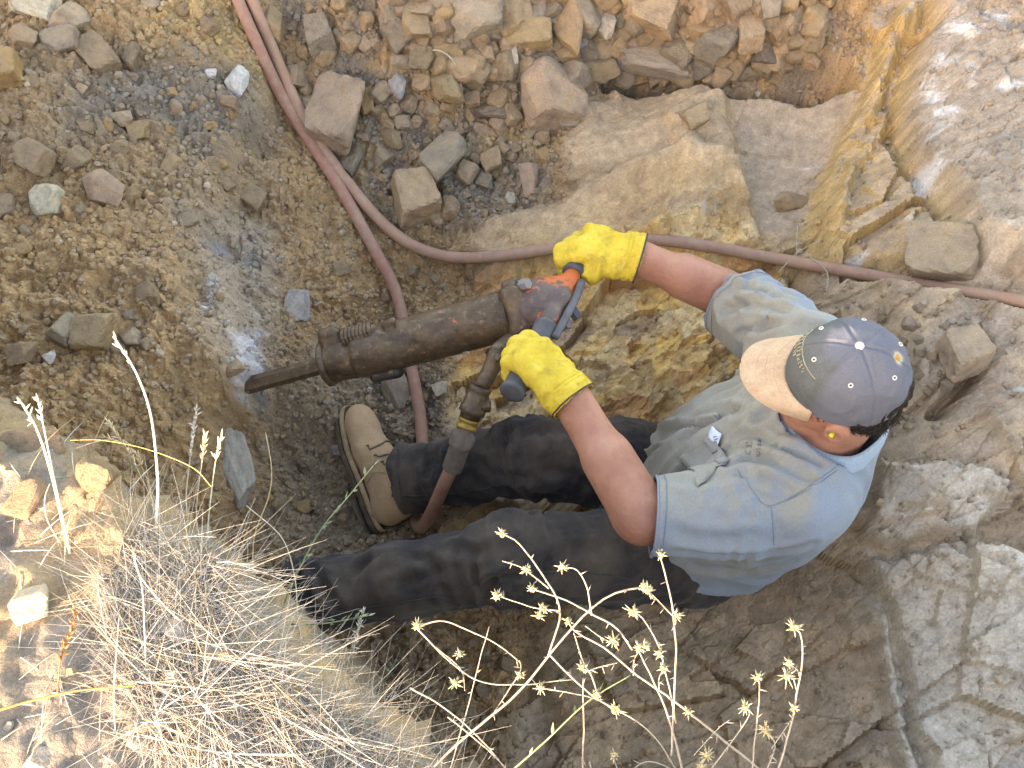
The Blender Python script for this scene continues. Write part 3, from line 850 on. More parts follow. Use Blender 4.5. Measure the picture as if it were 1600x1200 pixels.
# ================================================================== the man with the hammer
A3 = lambda *a: np.array(a, float)
hipC = A3(.40, .79, .17); hipN = A3(.40, .695, .165); hipF = A3(.39, .885, .165)
knN = P(800, 874, .345); anN = P(468, 936, .245)
knF = P(838, 712, .27); anF = P(640, 748, .115)
shN = A3(.523, .674, .515); shF = A3(.595, 1.000, .495)
elN = P(1003, 808, .50)
elF = P(1136, 462, .37)
neckB = A3(.605, .825, .555); headC = A3(.575, .826, .691)
hf = unit(A3(-.938, .313, -.145)); hl = unit(A3(-.307, -.95, -.063)); hl = unit(hl - hf * (hl @ hf)); hu = np.cross(hf, hl)
shM = (shN + shF) / 2
ts = unit(shM - hipC); tl = unit((shN - shF) - ts * ((shN - shF) @ ts)); tf = np.cross(tl, ts)
if tf[0] > 0: tf = -tf

# the hammer's line and its handle bar, which his hands hold
TIP = G(394, 605) + A3(0, 0, .012); HEAD = P(858, 474, .50)
h_ax = unit(HEAD - TIP); HLEN = np.linalg.norm(HEAD - TIP)
BAR_F = P(922, 378, .47); BAR_N = P(806, 602, .57)
b_dir = unit(BAR_F - BAR_N)
def hand_frame(px, kn, wr, zk, zw, thumb, ortho):
    t = np.linspace(0, 1, 200)[:, None]; q = BAR_N + (BAR_F - BAR_N) * t
    w = (q - EYE) @ FWD; uu = 800 + F_PX * q[:, 0] / w; vv = 600 - F_PX * ((q - EYE) @ UPV) / w
    bp_ = q[np.argmin((uu - px[0]) ** 2 + (vv - px[1]) ** 2)]
    y = b_dir * thumb
    x = P(*kn, zk) - P(*wr, zw); x = unit(x - y * (x @ y) * ortho); y = unit(y - x * (x @ y)); z = np.cross(x, y)
    if z @ (EYE - bp_) < 0: z = -z
    return bp_ - x * .088 + z * .034, x, y, z
HF = hand_frame((906, 394), (878, 352), (985, 372), .50, .48, -1, .55)
HN = hand_frame((824, 570), (806, 540), (876, 640), .62, .60, 1, .25)
wrF = HF[0] - HF[1] * .03; wrN = HN[0] - HN[1] * .03

class SDF:
    """a field of smoothly joined solids, turned into one skin"""
    def __init__(self, lo, hi, h):
        self.lo = np.array(lo, float); self.h = h
        n = np.ceil((np.array(hi) - lo) / h).astype(int) + 1
        self.ax = [self.lo[k] + h * np.arange(n[k]) for k in range(3)]
        self.f = np.full(n, .05)
    def _sl(self, lo, hi):
        s = []
        for k in range(3):
            a = max(int((lo[k] - self.lo[k]) / self.h) - 1, 0); b = min(int((hi[k] - self.lo[k]) / self.h) + 2, len(self.ax[k]))
            s.append(slice(a, max(b, a)))
        return tuple(s)
    def _p(self, s): return np.stack(np.meshgrid(self.ax[0][s[0]], self.ax[1][s[1]], self.ax[2][s[2]], indexing='ij'), -1)
    def join(self, s, d, k):
        a = self.f[s]
        if k > 0:
            h = np.maximum(k - np.abs(a - d), 0) / k
            self.f[s] = np.minimum(a, d) - h * h * k * .25
        else: self.f[s] = np.minimum(a, d)
    def cut(self, s, d, k):
        a = self.f[s]; h = np.maximum(k - np.abs(a + d), 0) / max(k, 1e-6)
        self.f[s] = np.maximum(a, -d) + h * h * k * .25
    def cone(self, a, b, ra, rb, k=.02, sub=False):
        a, b = np.array(a, float), np.array(b, float); m = max(ra, rb) + k + .045
        s = self._sl(np.minimum(a, b) - m, np.maximum(a, b) + m); p = self._p(s)
        if p.size == 0: return
        e = b - a; t = np.clip(((p - a) @ e) / (e @ e + 1e-12), 0, 1)
        d = np.linalg.norm(p - a - t[..., None] * e, axis=-1) - (ra + (rb - ra) * t)
        (self.cut if sub else self.join)(s, d, k)
    def ell(self, c, axes, r, k=.02, sub=False):
        c = np.array(c, float); m = max(r) + k + .045; s = self._sl(c - m, c + m); p = self._p(s) - c
        if p.size == 0: return
        q = np.stack([p @ np.asarray(a) for a in axes], -1); r = np.array(r)
        k0 = np.linalg.norm(q / r, axis=-1); k1 = np.linalg.norm(q / r ** 2, axis=-1) + 1e-9
        (self.cut if sub else self.join)(s, k0 * (k0 - 1) / k1, k)
    def box(self, c, axes, b, rnd, k=.01, sub=False):
        c = np.array(c, float); m = np.linalg.norm(b) + k + .04; s = self._sl(c - m, c + m); p = self._p(s) - c
        if p.size == 0: return
        q = np.abs(np.stack([p @ np.asarray(a) for a in axes], -1)) - (np.array(b) - rnd)
        d = np.linalg.norm(np.maximum(q, 0), axis=-1) + np.minimum(q.max(-1), 0) - rnd
        (self.cut if sub else self.join)(s, d, k)
    def skin(self):
        f = self.f; s = f < 0
        n = np.array(f.shape) - 1
        acc = np.zeros(tuple(n) + (3,)); cnt = np.zeros(tuple(n))
        sl = lambda o: tuple(slice(o[k], o[k] + n[k]) for k in range(3))
        cor = [(i, j, k) for i in (0, 1) for j in (0, 1) for k in (0, 1)]
        for a in cor:
            for x in range(3):
                if a[x] == 1: continue
                b = list(a); b[x] = 1
                fa, fb = f[sl(a)], f[sl(b)]
                m = (fa < 0) != (fb < 0)
                t = np.where(m, fa / np.where(m, fa - fb, 1), 0)
                for y in range(3):
                    acc[..., y] += np.where(m, a[y] + (t if y == x else 0), 0)
                cnt += m
        act = cnt > 0
        ids = np.full(tuple(n), -1); ids[act] = np.arange(act.sum())
        cells = np.argwhere(act)
        v = self.lo + self.h * (cells + acc[act] / cnt[act][:, None])
        faces = []
        for x in range(3):
            y, z = (x + 1) % 3, (x + 2) % 3
            o0 = [slice(None)] * 3; o1 = [slice(None)] * 3
            o0[x] = slice(0, -1); o1[x] = slice(1, None)
            ch = s[tuple(o0)] != s[tuple(o1)]
            e = np.argwhere(ch)
            e = e[(e[:, y] >= 1) & (e[:, z] >= 1) & (e[:, y] < n[y]) & (e[:, z] < n[z])]
            if len(e) == 0: continue
            def cell(dy, dz):
                q = e.copy(); q[:, y] -= dy; q[:, z] -= dz
                return ids[q[:, 0], q[:, 1], q[:, 2]]
            quad = np.stack([cell(1, 1), cell(0, 1), cell(0, 0), cell(1, 0)], 1)
            flip = ~s[e[:, 0], e[:, 1], e[:, 2]]
            quad[flip] = quad[flip][:, ::-1]
            faces.append(quad[(quad >= 0).all(1)])
        return v, np.concatenate(faces)
def vnormals(v, f):
    a, b, c, d = (v[f[:, k]] for k in range(4))
    fn = np.cross(c - a, d - b); n = np.zeros_like(v)
    for k in range(4): np.add.at(n, f[:, k], fn)
    return n / (np.linalg.norm(n, axis=1)[:, None] + 1e-12)
def relax(v, f, it=2, w=.5):
    for _ in range(it):
        acc = np.zeros_like(v); cnt = np.zeros(len(v))
        for a, b in ((0, 1), (1, 2), (2, 3), (3, 0)):
            np.add.at(acc, f[:, a], v[f[:, b]]); np.add.at(acc, f[:, b], v[f[:, a]])
            np.add.at(cnt, f[:, a], 1); np.add.at(cnt, f[:, b], 1)
        v = v * (1 - w) + w * acc / np.maximum(cnt, 1)[:, None]
    return v
def trim(v, f, cuts):
    """cuts: (point, normal, centre, reach): drop what lies past the plane within reach of the centre"""
    dead = np.zeros(len(v), bool); v = v.copy()
    over = []
    for p, n, c, r in cuts:
        n = unit(n); d = (v - p) @ n
        over.append(((d > 0) & (np.linalg.norm(v - c, axis=1) < r), d, n))
        dead |= over[-1][0]
    f = f[~dead[f].all(1)]
    used = np.zeros(len(v), bool); used[f.ravel()] = True
    for m, d, n in over:
        q = m & used
        v[q] -= d[q][:, None] * n
    rm = np.cumsum(used) - 1
    return v[used], rm[f]
def ridge(p, seed, octv=2):
    return 1 - np.abs(fbm(p, octv, seed)) * 2.2
def bvh_of(v, f): return BVHTree.FromPolygons([tuple(map(float, q)) for q in v], [tuple(int(i) for i in q) for q in f])
def look(bvh, u, v):
    h = bvh.ray_cast(Vector(EYE), Vector(unit(ray(u, v))))
    return (np.array(h[0]), np.array(h[1])) if h[0] is not None else (None, None)

def creases(v, f, folds):
    """press surveyed fold lines into a garment: a valley with a roll of cloth on either side"""
    bb = bvh_of(v, f); n = vnormals(v, f); out = np.zeros(len(v))
    for pxs, amp, wd in folds:
        q = [look(bb, a, b)[0] for a, b in pxs]; q = [p for p in q if p is not None]
        if len(q) < 2: continue
        q = spline(q, 24); near = np.linalg.norm(v - q.mean(0), axis=1) < .30
        d = np.full(len(v), 9.0); k = np.zeros(len(v))
        for i in range(24):
            e = np.linalg.norm(v[near] - q[i], axis=1); m = e < d[near]
            kk = k[near]; kk[m] = i; k[near] = kk; d[near] = np.minimum(d[near], e)
        fade = np.sin(np.clip((k + 1.5) / 26, 0, 1) * math.pi) ** .6
        out += fade * amp * (-np.exp(-(d / wd) ** 2) + .75 * np.exp(-((d - 2.0 * wd) / (.9 * wd)) ** 2))
    return v + n * out[:, None]
SHIRT_FOLDS = [([(1137, 726), (1172, 717), (1215, 722), (1262, 745)], .013, .010), ([(1142, 680), (1176, 680), (1224, 702), (1280, 722)], .010, .009), ([(1095, 625), (1133, 606), (1194, 585)], .009, .010),
    ([(1070, 655), (1120, 640), (1165, 645)], .008, .009), ([(1150, 668), (1185, 655), (1211, 640)], .007, .008), ([(1060, 690), (1090, 670), (1110, 660)], .006, .008), ([(1150, 742), (1185, 748), (1225, 762)], .008, .008),
    ([(1059, 862), (1120, 865), (1207, 858), (1267, 850)], .012, .010), ([(1090, 885), (1160, 892), (1235, 876)], .007, .010), ([(1030, 745), (1080, 752), (1140, 745)], .005, .010), ([(1045, 830), (1110, 842), (1190, 838)], .004, .012),
    ([(1130, 484), (1185, 474), (1240, 490)], .014, .011), ([(1155, 522), (1195, 512), (1230, 502)], .010, .009), ([(1125, 445), (1175, 455), (1225, 470)], .006, .010), ([(1150, 700), (1200, 700), (1250, 716)], .005, .006), ([(1300, 712), (1330, 735), (1352, 770)], .005, .012)]
LEG_FOLDS = [([(487, 885), (509, 924), (531, 955)], .010, .009), ([(544, 922), (562, 889), (590, 866)], .009, .009), ([(600, 925), (640, 905), (700, 890)], .007, .010), ([(763, 926), (772, 907), (822, 897)], .012, .009),
    ([(737, 862), (742, 895), (738, 926)], .008, .009), ([(700, 855), (745, 862), (800, 850)], .008, .010), ([(840, 880), (900, 862), (960, 858)], .005, .012), ([(460, 880), (470, 920), (468, 965)], .008, .008), ([(640, 870), (680, 885), (690, 920)], .008, .010),
    ([(787, 662), (790, 693), (783, 728)], .011, .010), ([(752, 722), (785, 742), (830, 748)], .009, .010), ([(820, 680), (870, 672), (930, 678)], .007, .011), ([(660, 705), (668, 735), (662, 772)], .007, .009), ([(700, 690), (720, 715), (760, 725)], .008, .010), ([(850, 735), (900, 745), (950, 770)], .006, .010)]

# ---- materials of skin and clothes
def cloth_mat(name, base, dust, dust_amt, weave=900, worn=None, rough=.9, dustscale=7):
    t = NT(name); pos = t.coord('Object')
    f = t.noise(dustscale, 6, .65, pos)
    c = t.mix(t.ramp(f, [(.38, (0, 0, 0)), (.70, (dust_amt,) * 3)]), base, dust)
    if worn: c = t.mix(t.ramp(t.noise(22, 6, .7, pos, (1, 3, 1)), [(.5, (0, 0, 0)), (.78, (.55, .55, .55))]), c, worn)
    c = t.mix(1.0, c, t.ramp(t.noise(260, 4, .7, pos), [(.3, (.86,) * 3), (.7, (1.12,) * 3)]), 'MULTIPLY')
    b = t.bump(t.noise(38, 5, .6, pos), .35, .006)
    b = t.bump(t.noise(weave, 2, .6, pos), .25, .0012, b)
    m = t.out(c, rough, b, spec=.15)
    t.b.inputs['Sheen Weight'].default_value = .12
    return m
def shirt_mat():
    t = NT('faded_blue_cotton'); pos = t.coord('Object')
    dust_light = t.attr('DustLight')
    c = t.mix(dust_light, (.222, .270, .328), (.305, .29, .24))  # beige stands for dust and warm bounce light together
    c = t.mix(t.ramp(t.noise(11, 6, .7, pos), [(.5, (0, 0, 0)), (.8, (.3, .3, .3))]), c, (.34, .35, .36))
    c = t.mix(t.math('MULTIPLY', dust_light, t.ramp(t.noise(26, 5, .7, pos), [(.56, (0, 0, 0)), (.76, (.4, .4, .4))])), c, (.25, .205, .14))
    c = t.mix(1.0, c, t.ramp(t.noise(240, 4, .7, pos), [(.3, (.9,) * 3), (.7, (1.1,) * 3)]), 'MULTIPLY')
    b = t.bump(t.noise(30, 4, .6, pos), .3, .006)
    b = t.bump(t.noise(1000, 2, .6, pos), .22, .001, b)
    m = t.out(c, .92, b, spec=.12)
    t.b.inputs['Sheen Weight'].default_value = .15
    return m
def skin_mat():
    t = NT('sunburnt_skin'); pos = t.coord('Object')
    f = t.noise(16, 5, .6, pos)
    c = t.ramp(f, [(.3, (.36, .155, .10)), (.55, (.47, .22, .145)), (.8, (.54, .285, .20))])
    c = t.mix(t.ramp(t.noise(46, 5, .7, pos), [(.55, (0, 0, 0)), (.75, (.5, .5, .5))]), c, (.33, .13, .085))
    c = t.mix(t.ramp(t.noise(20, 4, .7, pos, (1, 1, 2)), [(.62, (0, 0, 0)), (.78, (.5,) * 3)]), c, (.24, .15, .10))
    c = t.mix(t.ramp(t.noise(9, 4, .6, pos), [(.48, (0, 0, 0)), (.72, (.55,) * 3)]), c, (.36, .15, .11))
    c = t.mix(t.ramp(t.noise(70, 6, .75, pos, (1, 2.2, 1)), [(.57, (0, 0, 0)), (.70, (.5,) * 3)]), c, (.30, .23, .17))
    b = t.bump(t.noise(160, 5, .65, pos), .5, .002)
    b = t.bump(t.noise(26, 4, .55, pos, (1.6, .7, 2)), .55, .006, b)
    m = t.out(c, .55, b, spec=.35)
    t.b.inputs['Subsurface Weight'].default_value = .12
    t.b.inputs['Subsurface Radius'].default_value = (.006, .002, .001)
    t.b.inputs['Subsurface Scale'].default_value = .5
    return m
M_SHIRT = shirt_mat(); M_SKIN = skin_mat()
M_JEANS = cloth_mat('black_denim', (.017, .017, .021), (.16, .12, .085), .6, 1100, (.085, .075, .07))
M_GLOVE = cloth_mat('yellow_leather', (.66, .48, .05), (.36, .25, .07), .6, 300, None, .75, 14)
M_BOOT = cloth_mat('tan_suede', (.47, .315, .185), (.30, .195, .12), .6, 500, (.52, .37, .24), .85, 18)
M_SOLE = plain('boot_sole', (.13, .10, .075), .85, .4, 50)
M_WELT = plain('boot_welt', (.40, .29, .18), .85, .3, 60)
M_STITCH = plain('stitching', (.19, .235, .275), .9, .1, 100, 0)
M_HAIR = plain('dark_hair', (.018, .012, .009), .55, .5, 90, .5, .002)

# ---- the man's own body: head, neck, trunk, arms and legs in one skin
B = SDF((-.56, .50, -.02), (.78, 1.38, .86), .005)
B.ell(hipC + ts * .05, (ts, tl, tf), (.14, .145, .10), .03); B.ell(hipC + ts * .27, (ts, tl, tf), (.20, .155, .105), .05)
B.cone(shN, shF, .055, .055, .05)
B.cone(hipN, knN, .075, .055, .04); B.cone(knN, anN, .052, .04, .03); B.cone(hipF, knF, .075, .055, .04); B.cone(knF, anF, .052, .04, .03)
for sh, el, wr, bulge in ((shN, elN, wrN, A3(.2, .1, -.3)), (shF, elF, wrF, A3(.1, .4, -.2))):
    d = unit(wr - el)
    B.cone(sh, el, .058, .048, .03); B.cone(el, wr, .046, .031, .02)
    B.cone(el + d * .02, el + d * .12, .044, .045, .03)
    bd = unit(bulge - d * (bulge @ d)); B.cone(el + d * .03 + bd * .014, el + d * .13 + bd * .010, .036, .034, .025)
    sd = unit(np.cross(d, bd)); B.cone(wr - d * .07 + sd * .008, wr + sd * .012, .028, .026, .02); B.cone(wr - d * .07 - sd * .006, wr - sd * .010, .027, .025, .02)
    B.ell(el - d * .01 - bd * .012, (d, bd, sd), (.03, .03, .03), .02)
    B.cone(wr, wr + d * .03, .027, .024, .01)
B.cone(neckB - ts * .06, headC - hu * .03 - hf * .025, .082, .066, .03)
B.ell(headC + hu * .035 - hf * .012, (hf, hl, hu), (.100, .078, .092), .02)          # cranium
B.ell(headC - hu * .025 + hf * .020, (hf, hl, hu), (.079, .071, .074), .03)          # cheeks
B.ell(headC - hu * .078 + hf * .036, (hf, hl, hu), (.060, .057, .038), .03)          # jaw
B.ell(headC - hu * .092 + hf * .072, (hf, hl, hu), (.018, .022, .016), .02)          # chin
B.cone(headC + hu * .012 + hf * .092, headC - hu * .034 + hf * .114, .010, .015, .014)  # nose
for s_ in (1, -1):
    B.ell(headC - hu * .036 + hf * .098 + hl * s_ * .012, (hf, hl, hu), (.012, .009, .009), .008)      # nostril wings
    B.ell(headC - hu * .012 + hf * .066 + hl * s_ * .040, (hf, hl, hu), (.026, .024, .020), .02)       # cheekbones
    B.cone(headC + hu * .030 + hf * .084 + hl * s_ * .012, headC + hu * .026 + hf * .070 + hl * s_ * .048, .010, .009, .012)  # brow
    B.ell(headC + hu * .010 + hf * .096 + hl * s_ * .032, (hf, hl, hu), (.014, .015, .010), .008, sub=True)  # eye hollow
    e = headC - hf * .012 + hl * s_ * .086 - hu * .010
    B.ell(e, (unit(hf * .9 + hl * s_ * -.1), unit(hl * s_), hu), (.023, .013, .034), .006)
    B.ell(e + hl * s_ * .012 + hf * .005, (hf, hl, hu), (.012, .009, .019), .004, sub=True)
B.cone(headC - hu * .058 + hf * .090 + hl * .020, headC - hu * .058 + hf * .090 - hl * .020, .008, .008, .006)   # lips
B.cone(headC - hu * .061 + hf * .102 + hl * .018, headC - hu * .061 + hf * .102 - hl * .018, .003, .003, .003, sub=True)
bv, bf = B.skin(); bv = relax(bv, bf, 1, .4)
bnm = vnormals(bv, bf)
hd = np.linalg.norm(bv - (headC - hu * .02), axis=1) < .13
rel = bv - headC
fol = fbm(np.stack([rel @ hf * 26, rel @ hl * 26, rel @ hu * 90 + rel @ hf * 40], -1), 2, 401)
bv = bv + bnm * (np.where(hd & ((rel @ hu) < .02), -.0016 * np.clip(1 - np.abs(fol) * 5, 0, 1), 0))[:, None]
person = empty('person', hipC * A3(1, 1, 0) + A3(0, 0, .03), 'man in cap, dusty blue T-shirt and black trousers sitting with a breaker hammer', 'person')
obj('body', new_mesh('body', bv, bf), M_SKIN, person)
M_EYEW = plain('eye_white', (.75, .72, .68), .2, .03, 50, 0); M_IRIS = plain('iris', (.10, .07, .04), .2, .2, 100, 0)
for s_ in (1, -1):
    c = headC + hu * .010 + hf * .083 + hl * s_ * .032
    v0, f0 = ico(3)
    eye = obj('eye', new_mesh('eye', v0 * .0125 + c, f0), M_EYEW, person)
    obj('iris', new_mesh('iris', (v0 * A3(1, 1, 1)) * .0058 + c + hf * .0085, f0), M_IRIS, eye)

# ---- T-shirt
S = SDF((.10, .50, .0), (.80, 1.34, .72), .006)
S.ell(hipC + ts * .03 - tf * .005, (ts, tl, tf), (.13, .178, .128), .05)
S.ell(hipC + ts * .15 + tf * .035, (ts, tl, tf), (.17, .178, .140), .06)
S.ell(hipC + ts * .29 - tf * .012, (ts, tl, tf), (.17, .186, .138), .06)
S.ell(hipC + ts * .33 - tf * .050, (ts, tl, tf), (.13, .160, .105), .05)
S.cone(shN * .88 + shF * .12, shF * .88 + shN * .12, .086, .086, .06)
S.cone(neckB - ts * .03, neckB + ts * .06, .082, .076, .05)
for sh, el, r0, r1 in ((shN, elN, .086, .070), (shF, elF, .084, .072)):
    d = unit(el - sh)
    S.cone(sh, el + d * .03, r0, r1, .05)
S.ell(hipC + ts * .20 + tl * .075 - tf * .075, (ts, tl, tf), (.17, .115, .095), .06)
# slack cloth under the near arm and at the hem
S.ell(hipC + ts * .05 + tl * .12 - tf * .03, (ts, tl, tf), (.13, .07, .11), .05)
S.ell(hipC + ts * .02 + tf * .03, (ts, tl, tf), (.07, .185, .145), .05)
sv, sf = S.skin(); sv = relax(sv, sf, 3, .5)
sn = vnormals(sv, sf)
r = sv - hipC
qa, qb, qc = r @ ts, r @ tl, r @ tf
tN = ((sv - shN) @ unit(elN - shN)); tF = ((sv - shF) @ unit(elF - shF))
armN = sstep(.02, .08, tN) * (np.linalg.norm(sv - shN - tN[:, None] * unit(elN - shN), axis=1) < .115)
armF = sstep(.02, .08, tF) * (np.linalg.norm(sv - shF - tF[:, None] * unit(elF - shF), axis=1) < .115)
torso = 1 - np.maximum(armN, armF)
front = sstep(-.35, .35, sn @ tf)
pa = np.stack([qa * 5 + .6 * qb, qb * 21 + 9 * qa * np.sign(qb) * 1.0, qc * 4], -1)
w1 = np.clip(ridge(pa + .35 * fbm(r * 9, 2, 411)[:, None], 413, 2), -.6, 1)
pb = np.stack([qa * 16 + 10 * qb, qb * 6, qc * 7], -1)
w2 = np.clip(ridge(pb, 417, 2), -.6, 1)
disp = torso * (.0150 * w1 * front + .0070 * w2 * (1 - front * .5) * sstep(.25, .0, qa) + .003 * w1 * (1 - front))
def sleeve_fold(tt, sh, el, seed):
    d = unit(el - sh); rr = sv - sh - tt[:, None] * d
    ang = rr / (np.linalg.norm(rr, axis=1)[:, None] + 1e-9)
    return np.clip(ridge(np.concatenate([tt[:, None] * 20, ang[:, :1] * 1.8 + tt[:, None] * 4, ang[:, 1:2] * 1.8], 1), seed, 2), -.7, 1)
disp += armN * .008 * sleeve_fold(tN, shN, elN, 421) * sstep(.27, .10, tN) + armF * .013 * sleeve_fold(tF, shF, elF, 423)
disp += .004 * fbm(sv * 11, 3, 427)
sv = sv + sn * disp[:, None]
sv = creases(sv, sf, SHIRT_FOLDS)
dN = unit(elN - shN); dF = unit(elF - shF)
LN = np.linalg.norm(elN - shN); LF = np.linalg.norm(elF - shF)
hemN = shN + dN * LN * .93; hemF = shF + dF * LF * .86
nN = unit(dN + A3(.0, .16, .05)); nF = unit(dF + A3(0, .0, .1))
hemP = hipC - ts * .028 + tf * .0
nH = unit(-ts + tf * .10)
neckN = unit(ts * .8 + hu * .4 + tf * .25); neckP = neckB + neckN * .014
sv, sf = trim(sv, sf, [(hemN, nN, elN, .16), (hemF, nF, elF, .16), (hemP, nH, hipC - ts * .1, .34), (neckP, neckN, neckP + neckN * .03, .115)])
sn = vnormals(sv, sf)
me = new_mesh('shirt', sv, sf)
r = sv - hipC
fr = sstep(-.25, .75, sn @ tf)
armN2 = np.linalg.norm(sv - (shN + dN * np.clip((sv - shN) @ dN, .05, .4)[:, None]), axis=1) < .10
dust = np.clip(fr * (1.05 - .15 * armN2 - .45 * armN2 * sstep(.1, .9, -(sn @ A3(0, 1, 0)))) + .05 * fbm(sv * 8, 3, 431), 0, 1)  # front dust; its fade on the near sleeve paints the light's gradient
dust = np.clip(dust + .3 * sstep(.06, -.02, r @ ts) * fr, 0, 1)
set_attr(me, 'DustLight', np.repeat(dust[:, None], 3, 1))
shirt = obj('shirt', me, M_SHIRT, person)
md = shirt.modifiers.new('thickness', 'SOLIDIFY'); md.thickness = .003; md.offset = -1
SB = bvh_of(sv, sf)
def drape(pts, off):
    out = []
    for p in pts:
        h = SB.find_nearest(Vector(p)); out.append(np.array(h[0]) + np.array(h[1]) * off)
    return np.array(out)
def seam(pxs, name, rad=.0008, mat=None, n=40, parent=None, off=.0006):
    pts = [look(SB, u, v)[0] for u, v in pxs]
    pts = [p for p in pts if p is not None]
    if len(pts) < 2: return
    q = drape(spline(pts, n), off)
    obj(name, new_mesh(name, *tube(q, rad, 5)), mat or M_STITCH, parent or shirt)
def ring_seam(p, n, c, rad, name, off=.0008, m=90, mat=None, rr=.0008):
    n = unit(n); a = unit(np.cross(n, A3(.3, .2, 1))); b = np.cross(n, a)
    pts = []
    for w in np.linspace(0, 2 * math.pi, m, endpoint=False):
        d = a * math.cos(w) + b * math.sin(w)
        h = SB.ray_cast(Vector(p + d * rad), Vector(-d))
        if h[0] is not None: pts.append(np.array(h[0]) + np.array(h[1]) * off)
    pts = np.array(pts + pts[:1])
    v, f = tube(pts, rr, 5, cap=False)
    return obj(name, new_mesh(name, v, f), mat or M_STITCH, shirt)
ring_seam(hemN - nN * .016, nN, None, .13, 'hem_stitch'); ring_seam(hemF - nF * .016, nF, None, .13, 'hem_stitch')
ring_seam(hemN - nN * .0015, nN, None, .13, 'sleeve_hem', rr=.0022, mat=M_SHIRT); ring_seam(hemF - nF * .0015, nF, None, .13, 'sleeve_hem', rr=.0022, mat=M_SHIRT)
seam([(1152, 733), (1175, 765), (1202, 790), (1255, 766), (1290, 742), (1306, 730)], 'shoulder_seam'); seam([(1204, 790), (1208, 825), (1210, 852)], 'sleeve_seam')
seam([(1198, 793), (1250, 772), (1290, 748), (1308, 735)], 'shoulder_seam')
# ribbed collar
ca = unit(np.cross(neckN, hl)); cb = np.cross(neckN, ca); cp = []
ec_ = np.sort(np.concatenate([sf[:, [0, 1]], sf[:, [1, 2]], sf[:, [2, 3]], sf[:, [3, 0]]]), axis=1)
uq, ct = np.unique(ec_, axis=0, return_counts=True)
rim = np.unique(uq[ct == 1]); rim = rim[np.linalg.norm(sv[rim] - neckP, axis=1) < .13]; rv = sv[rim]      # the raw neck opening
rc = rv.mean(0); wa = np.arctan2((rv - rc) @ cb, (rv - rc) @ ca); rr_ = np.linalg.norm(rv - rc, axis=1); hh0 = (rv - rc) @ neckN
for w in np.linspace(0, 2 * math.pi, 61):
    k_ = np.exp(-((np.angle(np.exp(1j * (wa - w)))) / .22) ** 2) + 1e-9
    cp.append(rc + (ca * math.cos(w) + cb * math.sin(w)) * min((k_ * rr_).sum() / k_.sum(), .115) + neckN * (k_ * hh0).sum() / k_.sum())
cp = np.array(cp); cp[-1] = cp[0]
cm = cp.mean(0)
inner = cm + (cp - cm) * .90 + neckN * .016; mid = cm + (cp - cm) * .975 + neckN * .011; outer = drape(cm + (cp - cm) * 1.09 - neckN * .010, .0014)
cv = np.concatenate([outer, mid, inner, inner - neckN * .008]); m_ = len(cp)
cf = [(k * m_ + j, k * m_ + j + 1, (k + 1) * m_ + j + 1, (k + 1) * m_ + j) for k in range(3) for j in range(m_ - 1)]
M_COLLAR = cloth_mat('collar_rib', (.27, .37, .46), (.38, .36, .30), .4, 700)
obj('collar', new_mesh('collar', cv, cf), M_COLLAR, shirt)
# chest pocket with a folded paper in it
def patch(corners, nu, nv, off, sag=0):
    c = np.array([look(SB, *p)[0] for p in corners]); g = []
    for a in np.linspace(0, 1, nu):
        for b in np.linspace(0, 1, nv):
            g.append((c[0] * (1 - a) + c[1] * a) * (1 - b) + (c[3] * (1 - a) + c[2] * a) * b)
    q = drape(g, off)
    f = [(i * nv + j, (i + 1) * nv + j, (i + 1) * nv + j + 1, i * nv + j + 1) for i in range(nu - 1) for j in range(nv - 1)]
    return q, f
def patch_obj(name, corners, nu, nv, off, mat, thick, parent, dust_light_v=None):
    q, f = patch(corners, nu, nv, off)
    me = new_mesh(name, q, f)
    if dust_light_v is not None: set_attr(me, 'DustLight', np.full((len(q), 3), dust_light_v))
    o = obj(name, me, mat, parent)
    m = o.modifiers.new('thickness', 'SOLIDIFY'); m.thickness = thick; m.offset = 0
    return o
pocket = patch_obj('pocket', [(1112, 688), (1141, 720), (1090, 762), (1062, 716)], 10, 12, .0035, M_SHIRT, .002, shirt, .85)
patch_obj('pocket_band', [(1109, 681), (1139, 722), (1124, 728), (1099, 690)], 10, 4, .0060, M_SHIRT, .003, pocket, .7)
M_PAPER = plain('paper', (.62, .70, .82), .7, .06, 60, 0)
M_INK = plain('ink', (.05, .05, .07), .8, .1, 50, 0)
tagp = patch_obj('paper_tag', [(1116, 669), (1131, 677), (1123, 703), (1110, 684)], 5, 6, .0075, M_PAPER, .0012, shirt)
for k, (a, b) in enumerate((((1119, 683), (1124, 681)), ((1120, 687), (1127, 684)), ((1119, 690), (1122, 689)), ((1122, 694), (1126, 691)), ((1123, 697), (1125, 696)))):
    seam([a, b], 'print', .0006, M_INK, 5, tagp, .0092)
# stitched lettering on the chest, only strokes of it can be made out
M_THREAD = plain('blue_grey_thread', (.15, .17, .20), .9, .1, 60, 0)
for k, st in enumerate([[(1166, 691), (1175, 690)], [(1175, 690), (1175, 694)], [(1166, 696), (1174, 696)], [(1174, 696), (1174, 700)], [(1165, 704), (1166, 709), (1171, 709), (1172, 704)],
           [(1183, 686), (1188, 687), (1184, 690), (1189, 691)], [(1183, 695), (1188, 693), (1188, 697), (1184, 697)], [(1182, 701), (1188, 701)], [(1182, 706), (1187, 706), (1187, 710), (1182, 710)], [(1182, 713), (1187, 712)]]):
    seam(st, 'lettering', .0007, M_THREAD, 10, shirt, .0008)

